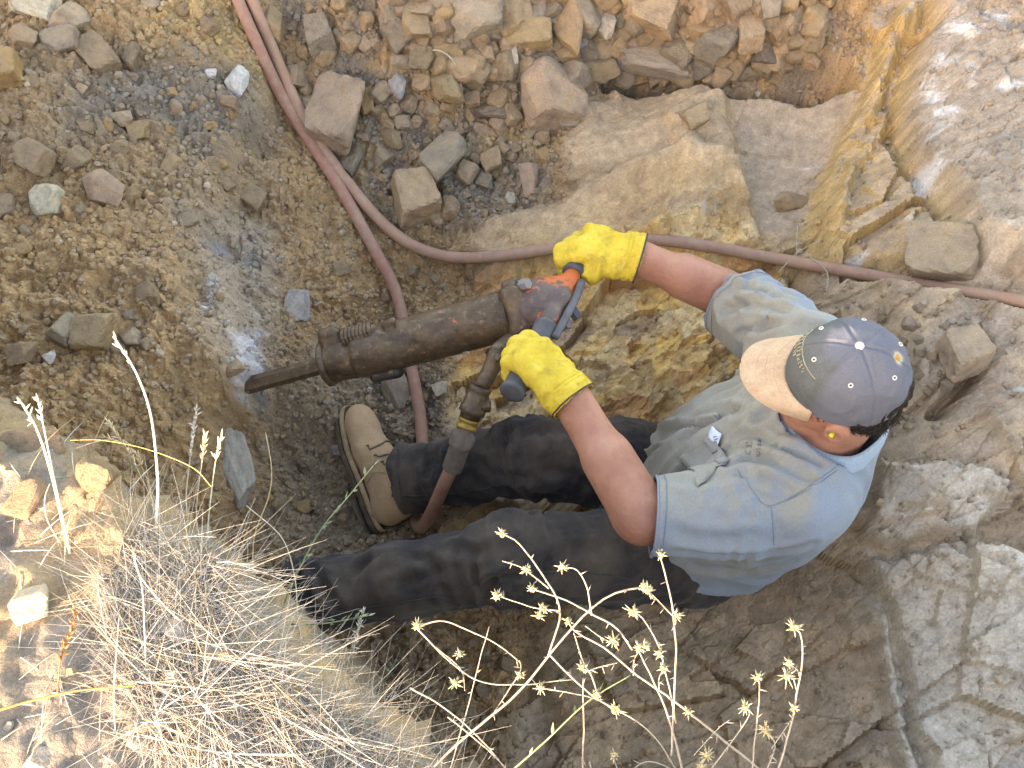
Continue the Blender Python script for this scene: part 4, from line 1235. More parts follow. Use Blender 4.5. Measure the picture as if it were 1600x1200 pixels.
# ---- trousers
T = SDF((-.56, .46, -.03), (.60, 1.08, .50), .0065)
T.ell(hipC - ts * .01 - tf * .015, (ts, tl, tf), (.12, .165, .115), .04)
T.ell(hipC + ts * .05, (ts, tl, tf), (.08, .155, .105), .04)
for hp, kn, an, r in ((hipN, knN, anN, (.102, .077, .068, .067)), (hipF, knF, anF, (.102, .076, .068, .068))):
    m1 = hp * .55 + kn * .45; sh_ = unit(an - kn)
    T.cone(hp, m1, r[0], .094, .05); T.cone(m1, kn, .094, r[1], .03); T.cone(kn, kn * .5 + an * .5, r[1], r[2] + .002, .03); T.cone(kn * .5 + an * .5, an + sh_ * .03, r[2], r[3], .03)
tv, tf_ = T.skin(); tv = relax(tv, tf_, 3, .5); tn = vnormals(tv, tf_)
disp = .004 * fbm(tv * 10, 3, 441)
for hp, kn, an, sd_ in ((hipN, knN, anN, 443), (hipF, knF, anF, 447)):
    d1 = unit(kn - hp); d2 = unit(an - kn)
    t1 = (tv - hp) @ d1; t2 = (tv - kn) @ d2; L1 = np.linalg.norm(kn - hp); L2 = np.linalg.norm(an - kn)
    near = np.minimum(np.linalg.norm(tv - hp - np.clip(t1, 0, L1)[:, None] * d1, axis=1), np.linalg.norm(tv - kn - np.clip(t2, 0, L2)[:, None] * d2, axis=1)) < .125
    tt = np.where(t2 > 0, L1 + t2, t1)
    rr = tv - kn; a1 = rr @ A3(0, 1, 0) * 9; a2 = rr @ A3(0, 0, 1) * 9
    ring_ = np.clip(ridge(np.stack([tt * 26, a1 + tt * 7, a2], -1), sd_, 2), -.7, 1)
    long_ = np.clip(ridge(np.stack([tt * 5, a1 * 2.2 + tt * 2, a2 * 2.2], -1), sd_ + 2, 2), -.7, 1)
    wk = np.exp(-((tt - L1) / .09) ** 2) * .9 + sstep(L1 + L2 - .15, L1 + L2, tt) * .9 + .25 + .5 * sstep(.16, .02, tt)
    disp += near * (.0125 * ring_ * wk + .006 * long_)
tv = tv + tn * np.clip(disp, -.016, .018)[:, None]
tv = creases(tv, tf_, LEG_FOLDS)
cuts = []
for kn, an in ((knN, anN), (knF, anF)):
    d = unit(an - kn); cuts.append((an + d * .008, d, an + d * .06, .16))
cuts.append((hipC + ts * .09, ts, hipC + ts * .16, .26))
tv, tf2 = trim(tv, tf_, cuts)
trousers = obj('trousers', new_mesh('trousers', tv, tf2), M_JEANS, person)
m = trousers.modifiers.new('thickness', 'SOLIDIFY'); m.thickness = .003; m.offset = -1
TB = bvh_of(tv, tf2)
M_JSEAM = plain('denim_seam', (.055, .05, .05), .9, .3, 80, 0)
def tseam(pxs, n=50, rad=.0014):
    pts = [look(TB, u, v)[0] for u, v in pxs]; pts = [p for p in pts if p is not None]
    if len(pts) < 2: return
    q = []
    for p in spline(pts, n):
        h = TB.find_nearest(Vector(p)); q.append(np.array(h[0]) + np.array(h[1]) * .0006)
    obj('leg_seam', new_mesh('leg_seam', *tube(q, rad, 5)), M_JSEAM, trousers)
tseam([(620, 942), (700, 928), (770, 905), (860, 893), (960, 900), (1040, 905)]); tseam([(480, 958), (560, 952), (620, 942)])
tseam([(625, 776), (700, 772), (800, 758)]); tseam([(622, 702), (622, 740), (628, 778)], 30, .0016)

# ---- boots
def boot(an, toe, up, name_parent):
    """ankle point, toe direction, shin direction away from the sole"""
    t = unit(toe); u = unit(up - t * (up @ t)); s = np.cross(t, u)
    o = an - u * .105 - t * .055                       # under the heel, on the sole's top
    F_ = lambda a, b, c: o + t * a + s * b + u * c
    K = SDF(np.minimum.reduce([F_(a, b, c) for a in (-.06, .30) for b in (-.07, .07) for c in (-.05, .2)]) - .02,
            np.maximum.reduce([F_(a, b, c) for a in (-.06, .30) for b in (-.07, .07) for c in (-.05, .2)]) + .02, .0042)
    K.cone(F_(.005, 0, .035), F_(.01, 0, .075), .038, .037, .02)
    K.cone(F_(.02, 0, .07), F_(.045, 0, .17), .040, .044, .02)
    K.cone(F_(.02, 0, .04), F_(.14, 0, .035), .037, .040, .02)
    K.cone(F_(.05, 0, .085), F_(.16, 0, .04), .034, .030, .03)
    K.ell(F_(.185, .002, .026), (t, s, u), (.078, .044, .036), .02)
    K.ell(F_(.215, .002, .026), (t, s, u), (.050, .040, .034), .02)
    K.box(F_(.1, 0, -.03), (t, s, u), (.3, .1, .03), .001, .004, sub=True)
    v, f = K.skin(); v = relax(v, f, 2, .5); n = vnormals(v, f)
    lx = (v - o) @ t
    v = v + n * (.0028 * np.clip(ridge(np.stack([lx * 60, (v - o) @ s * 12, (v - o) @ u * 22], -1), 461, 2), -.5, 1) * sstep(.06, .1, lx) * sstep(.19, .15, lx) + .0014 * fbm(v * 40, 3, 463))[:, None]
    b = obj('boot', new_mesh('boot', v, f), M_BOOT, name_parent)
    def outline(grow):
        pts = []
        for w in np.linspace(0, 2 * math.pi, 48, endpoint=False):
            a = .118 - .150 * math.cos(w)
            wd = (.031 + .014 * float(sstep(.06, .18, a))) * (1 if w < math.pi else -1)
            y = wd * abs(math.sin(w)) ** .55
            pts.append((a + math.copysign(grow, a - .118) * abs(math.cos(w)), y + math.copysign(grow, y) * abs(math.sin(w)) + .003))
        return pts
    def slab(name, layers, mat):
        v, f = [], []
        for g, z in layers:
            for a, y in outline(g): v.append(F_(a, y, z))
        k = 48
        for L in range(len(layers) - 1):
            for j in range(k): f.append((L * k + j, L * k + (j + 1) % k, (L + 1) * k + (j + 1) % k, (L + 1) * k + j))
        f.append(tuple(range(k))); f.append(tuple((len(layers) - 1) * k + j for j in range(k)))
        return obj(name, new_mesh(name, v, f), mat, b)
    slab('welt', [(.004, .010), (.007, .006), (.007, -.004), (.005, -.006)], M_WELT)
    slab('sole', [(.006, -.0065), (.007, -.010), (.006, -.022), (.002, -.025)], M_SOLE)
    hv = []; prof = outline(.006)
    prof = [(a, y) for a, y in prof if a < .075]
    prof.sort(key=lambda q: math.atan2(q[1], q[0] - .04))
    mb = MB(); top = [F_(a, y, -.0255) for a, y in prof]; bot = [F_(a * .97, y * .97, -.043) for a, y in prof]; k = len(prof)
    mb.add(top + bot, [(j, (j + 1) % k, k + (j + 1) % k, k + j) for j in range(k)] + [tuple(range(k)), tuple(range(2 * k - 1, k - 1, -1))])
    obj('heel', mb.mesh('heel'), M_SOLE, b)
    bb = bvh_of(v, f)
    def onb(p, off=.002):
        h = bb.find_nearest(Vector(p)); return np.array(h[0]) + np.array(h[1]) * off
    for a in (.095, .118, .14):
        pts = [onb(F_(a + (.012 if abs(y) > .02 else 0), y, .13 - a * .55)) for y in np.linspace(-.03, .03, 11)]
        obj('lace', new_mesh('lace', *tube(pts, .0022, 6)), M_SOLE, b)
    pts = [onb(F_(a, .05, z), .0006) for a, z in ((.075, .015), (.08, .04), (.09, .065), (.085, .095))]
    obj('boot_seam', new_mesh('boot_seam', *tube(spline(pts, 20), .0012, 5)), M_WELT, b)
    pts = [onb(F_(a, -.05, z), .0006) for a, z in ((.075, .015), (.08, .04), (.09, .065), (.085, .095))]
    obj('boot_seam', new_mesh('boot_seam', *tube(spline(pts, 20), .0012, 5)), M_WELT, b)
    return b
toeF = P(572, 632, .13) - P(622, 800, .06)
boot(anF - unit(anF - knF) * .0 + A3(-.012, 0, -.005), toeF, (knF - anF) + A3(.05, 0, .10), person)
boot(anN + A3(-.02, 0, 0), A3(-.45, .10, .9), (knN - anN) + A3(0, 0, -.05), person)
# ---- work gloves, closed on the handle bar
def glove(W, x, y, z, seed):
    L_ = lambda a, b, c: W + x * a + y * b + z * c
    pts = [L_(a, b, c) for a in (-.06, .19) for b in (-.09, .09) for c in (-.11, .05)]
    K = SDF(np.min(pts, 0), np.max(pts, 0), .0032)
    K.box(L_(.050, -.002, -.004), (x, y, z), (.054, .044, .020), .019, .01)
    K.cone(L_(.015, 0, -.002), L_(-.02, 0, -.002), .034, .036, .02); K.cone(L_(-.02, .006, -.002), L_(-.065, .010, -.002), .036, .046, .02); K.cone(L_(-.02, -.006, -.002), L_(-.065, -.010, -.002), .036, .044, .02)
    K.cone(L_(.02, .026, -.012), L_(.06, .036, -.020), .024, .020, .02)
    for i, (yy, l1, l2, l3, bend, rr) in enumerate(((.035, .046, .030, .022, 0, .0142), (.0125, .050, .033, .024, 4, .0146), (-.0105, .047, .031, .023, 8, .0142), (-.033, .039, .025, .020, 14, .0128))):
        p = L_(.096 - .006 * abs(i - 1), yy, .000); K.cone(L_(.06, yy * .95, -.002), p, .018, .0165, .010)
        for ln, an_ in ((l1, 38 + bend), (l2, 112 + bend), (l3, 182)):
            a = math.radians(an_); q = p + (x * math.cos(a) - z * math.sin(a)) * ln + y * (-.001 * (i - 1.5))
            K.cone(p, q, rr, rr * .95, .0045); p = q
    th = [L_(.030, .034, -.014), L_(.062, .054, -.030), L_(.092, .050, -.052), L_(.112, .036, -.064)]
    for k in range(3): K.cone(th[k], th[k + 1], .0185 - .002 * k, .0165 - .0015 * k, .010)
    v, f = K.skin(); v = relax(v, f, 2, .5); n = vnormals(v, f)
    r = v - W; a, b, c = r @ x, r @ y, r @ z
    d = .0052 * np.clip(ridge(np.stack([a * 30, b * 16, c * 16], -1) + seed, 471 + seed, 2), -.6, 1) + .0035 * np.clip(ridge(np.stack([a * 60, b * 22, c * 22], -1), 473 + seed, 2), -.6, 1) * sstep(.03, -.01, a) + .0018 * fbm(v * 45, 3, 475)
    v = v + n * d[:, None] + n * .002
    v, f = trim(v, f, [(L_(-.030, 0, 0), -x, L_(-.06, 0, 0), .085)])
    g = obj('glove', new_mesh('glove', v, f), M_GLOVE, person)
    m = g.modifiers.new('thickness', 'SOLIDIFY'); m.thickness = .0025; m.offset = -1
    bb = bvh_of(v, f)
    ring_ = []
    for w in np.linspace(0, 2 * math.pi, 61):
        dd = y * math.cos(w) + z * math.sin(w)
        h = bb.ray_cast(Vector(L_(-.028, 0, 0) + dd * .10), Vector(-dd))
        if h[0] is not None: ring_.append(np.array(h[0]))
    obj('cuff_binding', new_mesh('cuff_binding', *tube(ring_, .0021, 6, cap=False)), M_BIND, g)
    for s0, pts in ((0, [(.004, yy, .05) for yy in np.linspace(-.04, .04, 15)]), (1, [(-.004, yy, .05) for yy in np.linspace(-.04, .04, 15)]), (2, [(.02 + t * .075, .013, .05) for t in np.linspace(0, 1, 15)])):
        q = []
        for a_, b_, c_ in pts:
            h = bb.ray_cast(Vector(L_(a_, b_, c_)), Vector(-z))
            if h[0] is not None: q.append(np.array(h[0]) + np.array(h[1]) * .0003)
        if len(q) > 3 and s0 < 2: obj('stitch_line', new_mesh('stitch_line', *tube(q, .0011, 5)), M_GLOVE, g)
    return g
def glove_mat():
    t = NT('work_glove_leather'); pos = t.coord('Object')
    c = t.ramp(t.noise(20, 5, .65, pos), [(.3, (.50, .34, .035)), (.55, (.66, .48, .06)), (.8, (.73, .58, .14))])
    c = t.mix(t.ramp(t.noise(32, 6, .75, pos), [(.53, (0, 0, 0)), (.72, (.8,) * 3)]), c, (.33, .22, .06))
    c = t.mix(t.ramp(t.noise(90, 5, .7, pos), [(.58, (0, 0, 0)), (.74, (.6,) * 3)]), c, (.20, .14, .06))
    b = t.bump(t.noise(55, 5, .6, pos), .7, .006); b = t.bump(t.noise(420, 4, .65, pos), .45, .0012, b)
    return t.out(c, .8, b, spec=.2)
M_GLOVE = glove_mat()
M_BIND = plain('cuff_binding', (.075, .05, .055), .8, .2, 60)
glove(*HF, 0); glove(*HN, 5)

# ---- cap
CB = headC + hu * .036 - hf * .010
cu_ = unit(hu - hf * .03); cf_ = unit(hf - cu_ * (hf @ cu_)); cl_ = np.cross(cu_, cf_)
def cap_pt(az, el, off=0.0):
    """crown surface: az 0 = front, el 0 = band, pi/2 = button"""
    ce, se = math.cos(el), math.sin(el)
    a = .105 if math.cos(az) > 0 else .101
    rr = ce ** .72
    hgt = .112 * se ** .92 * (1 + .05 * math.cos(az) * ce)
    p = CB + cf_ * (a * math.cos(az) * rr) + cl_ * (.087 * math.sin(az) * rr) + cu_ * hgt
    n = unit(cf_ * math.cos(az) * ce / .11 + cl_ * math.sin(az) * ce / .092 + cu_ * (se + .15) / .112)
    q = ((az / (math.pi / 3)) % 1.0); sd_ = min(q, 1 - q) * math.pi / 3 * .1 * max(ce, .05)
    g = -.0016 * math.exp(-(sd_ / .0016) ** 2) + .0007 * math.exp(-((sd_ - .0042) / .0014) ** 2)
    return p + n * (g + off), n
NA, NE = 180, 46
azs = np.linspace(0, 2 * math.pi, NA, endpoint=False); els = np.linspace(-.08, math.pi / 2 * .995, NE)
cv = []
for e in els:
    for a in azs:
        p, n = cap_pt(a, max(e, 0)); 
        if e < 0: p = p + cu_ * (e * .14)
        cv.append((p, n))
cp_ = np.array([q[0] for q in cv]); cn_ = np.array([q[1] for q in cv])
rel = cp_ - CB
cp_ = cp_ + cn_ * (.0042 * fbm(rel * 17, 3, 481) + .0035 * np.clip(ridge(rel * A3(22, 22, 22) + 3, 483, 2), -.5, 1) * sstep(.06, -.05, rel @ cf_) + .0006 * fbm(rel * 90, 2, 485))[:, None]
cf2 = [(i * NA + j, i * NA + (j + 1) % NA, (i + 1) * NA + (j + 1) % NA, (i + 1) * NA + j) for i in range(NE - 1) for j in range(NA)]
cf2.append(tuple((NE - 1) * NA + j for j in range(NA)))
def cap_mat():
    t = NT('cap_cotton'); pos = t.coord('Object')
    fr = t.attr('Front')
    c = t.mix(fr, (.125, .137, .168), (.092, .108, .106))
    c = t.mix(t.ramp(t.noise(18, 6, .7, pos), [(.42, (0, 0, 0)), (.72, (.55,) * 3)]), c, (.17, .17, .20))
    st = t.attr('Stain')
    c = t.mix(st, c, t.ramp(st, [(.3, (.42, .38, .30)), (.75, (.62, .55, .40)), (.95, (.55, .27, .06))]))
    c = t.mix(1.0, c, t.ramp(t.noise(420, 3, .7, pos), [(.3, (.85,) * 3), (.7, (1.15,) * 3)]), 'MULTIPLY')
    b = t.bump(t.noise(900, 2, .6, pos), .3, .001); b = t.bump(t.noise(60, 4, .6, pos), .3, .003, b)
    return t.out(c, .9, b, spec=.15)
capo = obj('cap', new_mesh('cap', cp_, cf2), cap_mat(), person)
azg = np.tile(azs, NE); elg = np.repeat(els, NA)
fw = sstep(1.25, .95, np.abs((azg + math.pi) % (2 * math.pi) - math.pi)) * sstep(1.35, 1.0, elg)
set_attr(capo.data, 'Front', np.repeat(fw[:, None], 3, 1))
spot = cap_pt(math.pi * 1.02, 1.02)[0]
ds = np.linalg.norm((cp_ - spot), axis=1) * (1 + .25 * fbm(rel * 60, 2, 487))
set_attr(capo.data, 'Stain', np.repeat((sstep(.017, .004, ds))[:, None], 3, 1))
M_TAN = cloth_mat('brim_suede', (.56, .40, .27), (.36, .23, .14), .5, 500, (.66, .52, .39), .9, 22)
# brim
U_, V_ = 41, 16; bv_ = []
for i in range(U_):
    u = -1 + 2 * i / (U_ - 1); a0 = u * 1.12
    base = cap_pt(a0 % (2 * math.pi), .0)[0] - cu_ * .004
    Lb = .074 * (1 - abs(u) ** 3.6) ** .5 + .002
    for j in range(V_):
        t = j / (V_ - 1)
        p = base + cf_ * (Lb * t) + cl_ * (.010 * u * t * (1 - t)) - cu_ * (.014 * t + .012 * u * u * t + .010 * t * t) - cu_ * .010 * u * u * (1 - t) * 0
        bv_.append(p)
bf_ = [(i * V_ + j, (i + 1) * V_ + j, (i + 1) * V_ + j + 1, i * V_ + j + 1) for i in range(U_ - 1) for j in range(V_ - 1)]
bv_ = np.array(bv_); bv_ = bv_ + cu_ * (.0016 * fbm((bv_ - CB) * 30, 3, 489))[:, None]
brim = obj('brim', new_mesh('brim', bv_, bf_), M_TAN, capo)
m = brim.modifiers.new('thickness', 'SOLIDIFY'); m.thickness = .0035; m.offset = 0
row = bv_.reshape(U_, V_, 3)
for t in (4, 7, 10, 13):
    obj('brim_stitch', new_mesh('brim_stitch', *tube(row[2:-2, t] + cu_ * .0016, .0008, 5)), M_TAN, capo)
obj('brim_edge', new_mesh('brim_edge', *tube(row[:, -1], .0026, 6)), M_TAN, capo)
v0, f0 = ico(3)
p, n = cap_pt(0, math.pi / 2)
M_BTN = cloth_mat('button_cloth', (.62, .56, .50), (.45, .38, .32), .4)
obj('button', new_mesh('button', (v0 @ np.stack([cf_ * .0078, cl_ * .0078, cu_ * .0036])) + CB + cu_ * .1135, f0), M_BTN, capo)
M_EYELET = plain('eyelet_thread', (.62, .60, .58), .8, .1, 60, 0)
M_HOLE = plain('eyelet_hole', (.01, .01, .012), .9, .1, 60, 0)
for k in range(6):
    az = math.pi / 3 * (k + .5)
    p, n = cap_pt(az, .92); i_ = int(np.argmin(np.linalg.norm(cp_ - p, axis=1))); p = cp_[i_]
    a = unit(np.cross(n, A3(.2, .9, .1))); b = np.cross(n, a)
    ringp = [p + n * .0010 + (a * math.cos(w) + b * math.sin(w)) * .0031 for w in np.linspace(0, 2 * math.pi, 17)]
    ey = obj('eyelet', new_mesh('eyelet', *tube(ringp, .0013, 6, cap=False)), M_EYELET, capo)
    hole = [p + n * .0009 + (a * math.cos(w) + b * math.sin(w)) * .0028 for w in np.linspace(0, 2 * math.pi, 12, endpoint=False)]
    obj('eyelet_hole', new_mesh('eyelet_hole', hole, [tuple(range(12))]), M_HOLE, ey)
# faded embroidery on the front panel: two rows of worn stitches
M_EMB = plain('embroidery', (.40, .38, .25), .9, .2, 90, 0)
er = np.random.default_rng(5)
CAPB = bvh_of(cp_, cf2[:-1])
def on_cap(az, el, off):
    p = cap_pt(az, el)[0]; h = CAPB.find_nearest(Vector(p)); return np.array(h[0]) + np.array(h[1]) * off
for row_, (el, a0, a1, nn_, hgt) in enumerate(((.60, -.62, .42, 11, .050), (.46, -.15, .38, 6, .045))):
    for k in range(nn_):
        a = a0 + (a1 - a0) * (k + .5) / nn_; w = (a1 - a0) / nn_ * .32; mb = MB()
        for st in range(3):
            x0, x1 = er.uniform(-w, w, 2); y0, y1 = er.choice([-1, 0, 1], 2) * hgt
            if abs(x0 - x1) + abs(y0 - y1) < .03: y1 = y0 + hgt
            pts = [on_cap((-(a + x0 + (x1 - x0) * t)) % (2 * math.pi), el + y0 + (y1 - y0) * t, .0006) for t in np.linspace(0, 1, 5)]
            mb.add(*tube(pts, .0007, 5))
        obj('embroidery', mb.mesh('embroidery'), M_EMB, capo)
obj('embroidery', new_mesh('embroidery', *tube([on_cap((-a) % (2 * math.pi), .70, .0006) for a in np.linspace(-.9, .5, 40)], .0009, 5)), M_EMB, capo)

# ---- hair under the cap, and a foam ear plug
Hh = SDF(headC - .16, headC + .16, .0038)
Hh.ell(headC + hu * .030 - hf * .014, (hf, hl, hu), (.101, .081, .094), .02)
Hh.ell(headC - hu * .030 - hf * .060, (hf, hl, hu), (.045, .060, .050), .03)
Hh.box(headC + hf * .115 - hu * .05, (hf, hl, hu), (.085, .12, .085), .005, .004, sub=True)
Hh.box(headC - hu * .112, (hf, hl, hu), (.16, .14, .05), .01, .01, sub=True)
for s_ in (1, -1): Hh.ell(headC - hf * .006 + hl * s_ * .082 - hu * .012, (hf, hl, hu), (.024, .016, .034), .004, sub=True)
hv, hfc = Hh.skin(); hv = relax(hv, hfc, 1, .4); hn = vnormals(hv, hfc); r = hv - headC
hv = hv + hn * (.0040 * np.clip(ridge(np.stack([r @ hf * 120, r @ hl * 60, r @ hu * 22], -1), 491, 2), -.6, 1))[:, None]
hair = obj('hair', new_mesh('hair', hv, hfc), M_HAIR, person)
hr = np.random.default_rng(11); mb = MB()
cand = np.where(((r @ hl) > .02) & ((r @ hu) < .010))[0]
for i in hr.choice(cand, min(380, len(cand)), replace=False):
    d = unit(-hu * .8 - hf * .5 + hr.normal(0, .12, 3)); n = hn[i]
    p = hv[i]; L = hr.uniform(.006, .014)
    mb.add(*tube([p, p + d * L * .5 + n * .0025, p + d * L - n * .001], [.0006, .0005, .0002], 3, cap=False))
obj('strands', mb.mesh('strands'), M_HAIR, hair)
ec = headC - hf * .006 + hl * .090 - hu * .010
M_FOAM = plain('foam_plug', (.62, .68, .05), .7, .1, 80)
obj('ear_plug', new_mesh('ear_plug', *lathe(ec - hl * .004, hl + hf * .3, [(0, .0035), (.004, .0042), (.008, .0044), (.010, .0034), (.0112, .001)], 14)), M_FOAM, person)
# ================================================================== the pneumatic breaker hammer
def iron(name, base, rust, paint=None, rough=.55, paint_thr=.6, paint_scale=30):
    t = NT(name); pos = t.coord('Object')
    c = t.mix(t.ramp(t.noise(24, 6, .7, pos), [(.35, (0, 0, 0)), (.7, (1, 1, 1))]), base, rust)
    c = t.mix(t.ramp(t.noise(60, 5, .7, pos), [(.53, (0, 0, 0)), (.70, (.8,) * 3)]), c, (.23, .17, .11))
    c = t.mix(t.ramp(t.noise(14, 6, .7, pos, (.3, 1, 1)), [(.56, (0, 0, 0)), (.66, (.7,) * 3)]), c, (.025, .018, .014))
    if paint:
        c = t.mix(t.ramp(t.noise(paint_scale, 6, .7, pos), [(paint_thr, (0, 0, 0)), (paint_thr + .06, (1, 1, 1))]), c, paint)
    b = t.bump(t.noise(70, 5, .65, pos), .4, .003); b = t.bump(t.noise(400, 3, .6, pos), .3, .0008, b)
    return t.out(c, rough, b, .25, .4)
M_IRON = iron('oily_brown_iron', (.070, .044, .027), (.155, .10, .058), (.60, .12, .03), .45, .635)
M_DARK = iron('dark_iron', (.035, .030, .028), (.07, .05, .035), None, .5)
M_PAINT = iron('chipped_orange_paint', (.10, .075, .07), (.13, .09, .08), (.56, .125, .032), .55, .52, 15)
M_STEEL = iron('worn_steel', (.22, .22, .24), (.16, .15, .15), None, .4)
M_GRIP = plain('grey_rubber', (.085, .085, .095), .6, .25, 40)
M_BRASS = plain('brass_clamp', (.36, .23, .06), .5, .3, 60, .2, .002, .5)
M_WIRE = plain('wire_binding', (.13, .10, .08), .6, .3, 80)
a_ = h_ax; toC = unit((EYE - HEAD) - a_ * ((EYE - HEAD) @ a_)); sd = np.cross(a_, toC)      # towards the viewer's side, and across
if sd[1] < 0: sd = -sd
AT = lambda t, c=0., s=0.: TIP + a_ * t + toC * c + sd * s
ham = empty('breaker_hammer', AT(.3), 'oily brown pneumatic breaker hammer with chipped orange head held by the man', 'jackhammer')
hex_ = lambda p, ax, r, L, seg=6: lathe(p, ax, [(0, r * .92), (.0015, r), (L - .0015, r), (L, r * .92)], seg)
HL = HLEN
chis = obj('chisel', new_mesh('chisel', *lathe(AT(-.045), a_, [(0, .010), (.03, .0175), (.04, .0188), (.25, .0190)], 6, toC), smooth=False), M_IRON, ham)
b0 = HL * .262
prof = [(0, .030), (.002, .040), (.006, .044), (.045, .046), (.052, .047), (.055, .0435), (.06, .0435), (.064, .050), (.072, .052), (.17, .052), (.174, .0500), (.178, .0525), (.25, .0535), (.254, .0515), (.262, .0515), (.266, .0535), (.335, .0535), (.345, .050), (.352, .046)]
f0_ = HL - .070
sc_ = (f0_ - .016 - b0) / .352; prof = [(t * sc_, r) for t, r in prof[:-2]] + [(.352 * sc_, .0525)]
obj('barrel', new_mesh('barrel', *lathe(AT(b0), a_, prof, 40)), M_IRON, ham)
obj('nose_ring', new_mesh('nose_ring', *lathe(AT(b0 - .004), a_, [(0, .020), (.001, .046), (.004, .0495), (.012, .0495), (.016, .046)], 40)), M_IRON, ham)
# retaining spring lying along the top of the nose, and its latch
mb = MB()
sp0 = .065; 
for k in range(8):
    c = AT(b0 + sp0 + k * .0085, .018, .040); ringp = [c + (toC * math.cos(w) + sd * math.sin(w)) * .019 for w in np.linspace(0, 2 * math.pi, 25)]
    mb.add(*tube(ringp, .0052, 8, cap=False))
obj('spring', mb.mesh('spring'), M_IRON, ham)
obj('spring_core', new_mesh('spring_core', *lathe(AT(b0 + .055, .018, .040), a_, [(0, .010), (.004, .016), (.08, .016), (.085, .010)], 16)), M_IRON, ham)
def block(c, half, axes, rnd=.006, h=.003, name='block'):
    half = np.array(half)
    K = SDF(np.array(c) - np.linalg.norm(half) - .012, np.array(c) + np.linalg.norm(half) + .012, h)
    K.box(c, axes, half, rnd, .004)
    return K
K = block(AT(b0 + .03, .012, .052), (.018, .014, .022), (a_, toC, sd), .007, .0024)
K.cone(AT(b0 + .018, .016, .062), AT(b0 + .045, .016, .060), .011, .011, .006); K.cone(AT(b0 + .012, .01, .05), AT(b0 + .05, .01, .046), .010, .012, .01)
obj('latch', new_mesh('latch', *K.skin()), M_IRON, ham)
K = block(AT(b0 + .168, .030, .040), (.012, .010, .014), (a_, toC, sd), .005, .0024); K.cone(AT(b0 + .16, .03, .045), AT(b0 + .18, .036, .05), .008, .008, .006)
obj('side_lug', new_mesh('side_lug', *K.skin()), M_IRON, ham)
K = block(AT(b0 + .125, .0, -.050), (.030, .016, .014), (a_, toC, sd), .006, .0026); K.cone(AT(b0 + .10, 0, -.052), AT(b0 + .15, 0, -.054), .013, .015, .008)
obj('exhaust', new_mesh('exhaust', *K.skin()), M_DARK, ham)
# flange, back head
f0_ = HL - .070
K = SDF(AT(f0_ + .03) - .13, AT(f0_ + .03) + .13, .0032)
K.box(AT(f0_ + .004), (a_, toC, sd), (.026, .052, .058), .022, .01)
K.box(AT(f0_ + .006, .0, .046), (a_, toC, sd), (.020, .026, .024), .010, .012); K.box(AT(f0_ + .006, .0, -.046), (a_, toC, sd), (.020, .026, .024), .010, .012)
obj('flange', new_mesh('flange', *K.skin()), M_IRON, ham)
K = SDF(HEAD - .17, HEAD + .17, .0034)
K.cone(AT(f0_ + .026), AT(f0_ + .060), .050, .044, .01)
mid = (BAR_N + BAR_F) / 2
q0 = BAR_N + b_dir * ((AT(HL + .012) - BAR_N) @ b_dir)
K.cone(AT(f0_ + .055), q0, .040, .026, .02)
K.cone(AT(f0_ + .03, 0, .035), q0 + b_dir * .055, .024, .019, .02); K.cone(AT(f0_ + .03, 0, -.035), q0 - b_dir * .055, .024, .019, .02)
K.cone(q0 - b_dir * .075, q0 + b_dir * .075, .0185, .0185, .01)
obj('back_head', new_mesh('back_head', *K.skin()), M_PAINT, ham)
for c in (AT(f0_ + .026, .028, .050), AT(f0_ + .026, .012, -.052), AT(f0_ + .078, -.03, -.050)):
    bo = obj('bolt', new_mesh('bolt', *hex_(c, a_ + toC * .55, .0125, .022), smooth=False), M_STEEL, ham)
    obj('washer', new_mesh('washer', *lathe(c - unit(a_ + toC * .55) * .003, a_ + toC * .55, [(0, .015), (.003, .015)], 18)), M_DARK, bo)
obj('bar', new_mesh('bar', *lathe(BAR_N - b_dir * .005, b_dir, [(0, .012), (np.linalg.norm(BAR_F - BAR_N) + .01, .012)], 16)), M_DARK, ham)
for p, dd in ((q0 + b_dir * .082, b_dir), (q0 - b_dir * .082, -b_dir)):
    end = np.linalg.norm((BAR_F if dd @ b_dir > 0 else BAR_N) - p) + .022
    g = obj('grip', new_mesh('grip', *lathe(p, dd, [(0, .020), (.002, .0255), (.007, .0255), (.009, .0240), (end - .012, .0225), (end - .010, .0250), (end - .002, .0250), (end, .018)], 24)), M_GRIP, ham)
# throttle lever running along the bar
lv = [q0 + a_ * .030 + b_dir * .05, q0 + a_ * .036, q0 + a_ * .036 - b_dir * .06, q0 + a_ * .034 - b_dir * .13]
obj('throttle_lever', new_mesh('throttle_lever', *tube(spline(lv, 24), .0085, 10, squash=.6)), M_GRIP, ham)
obj('lever_bolt', new_mesh('lever_bolt', *hex_(q0 + a_ * .030 - b_dir * .035 - toC * .02, sd * -1 + a_ * .4, .012, .03), smooth=False), M_GRIP, ham)
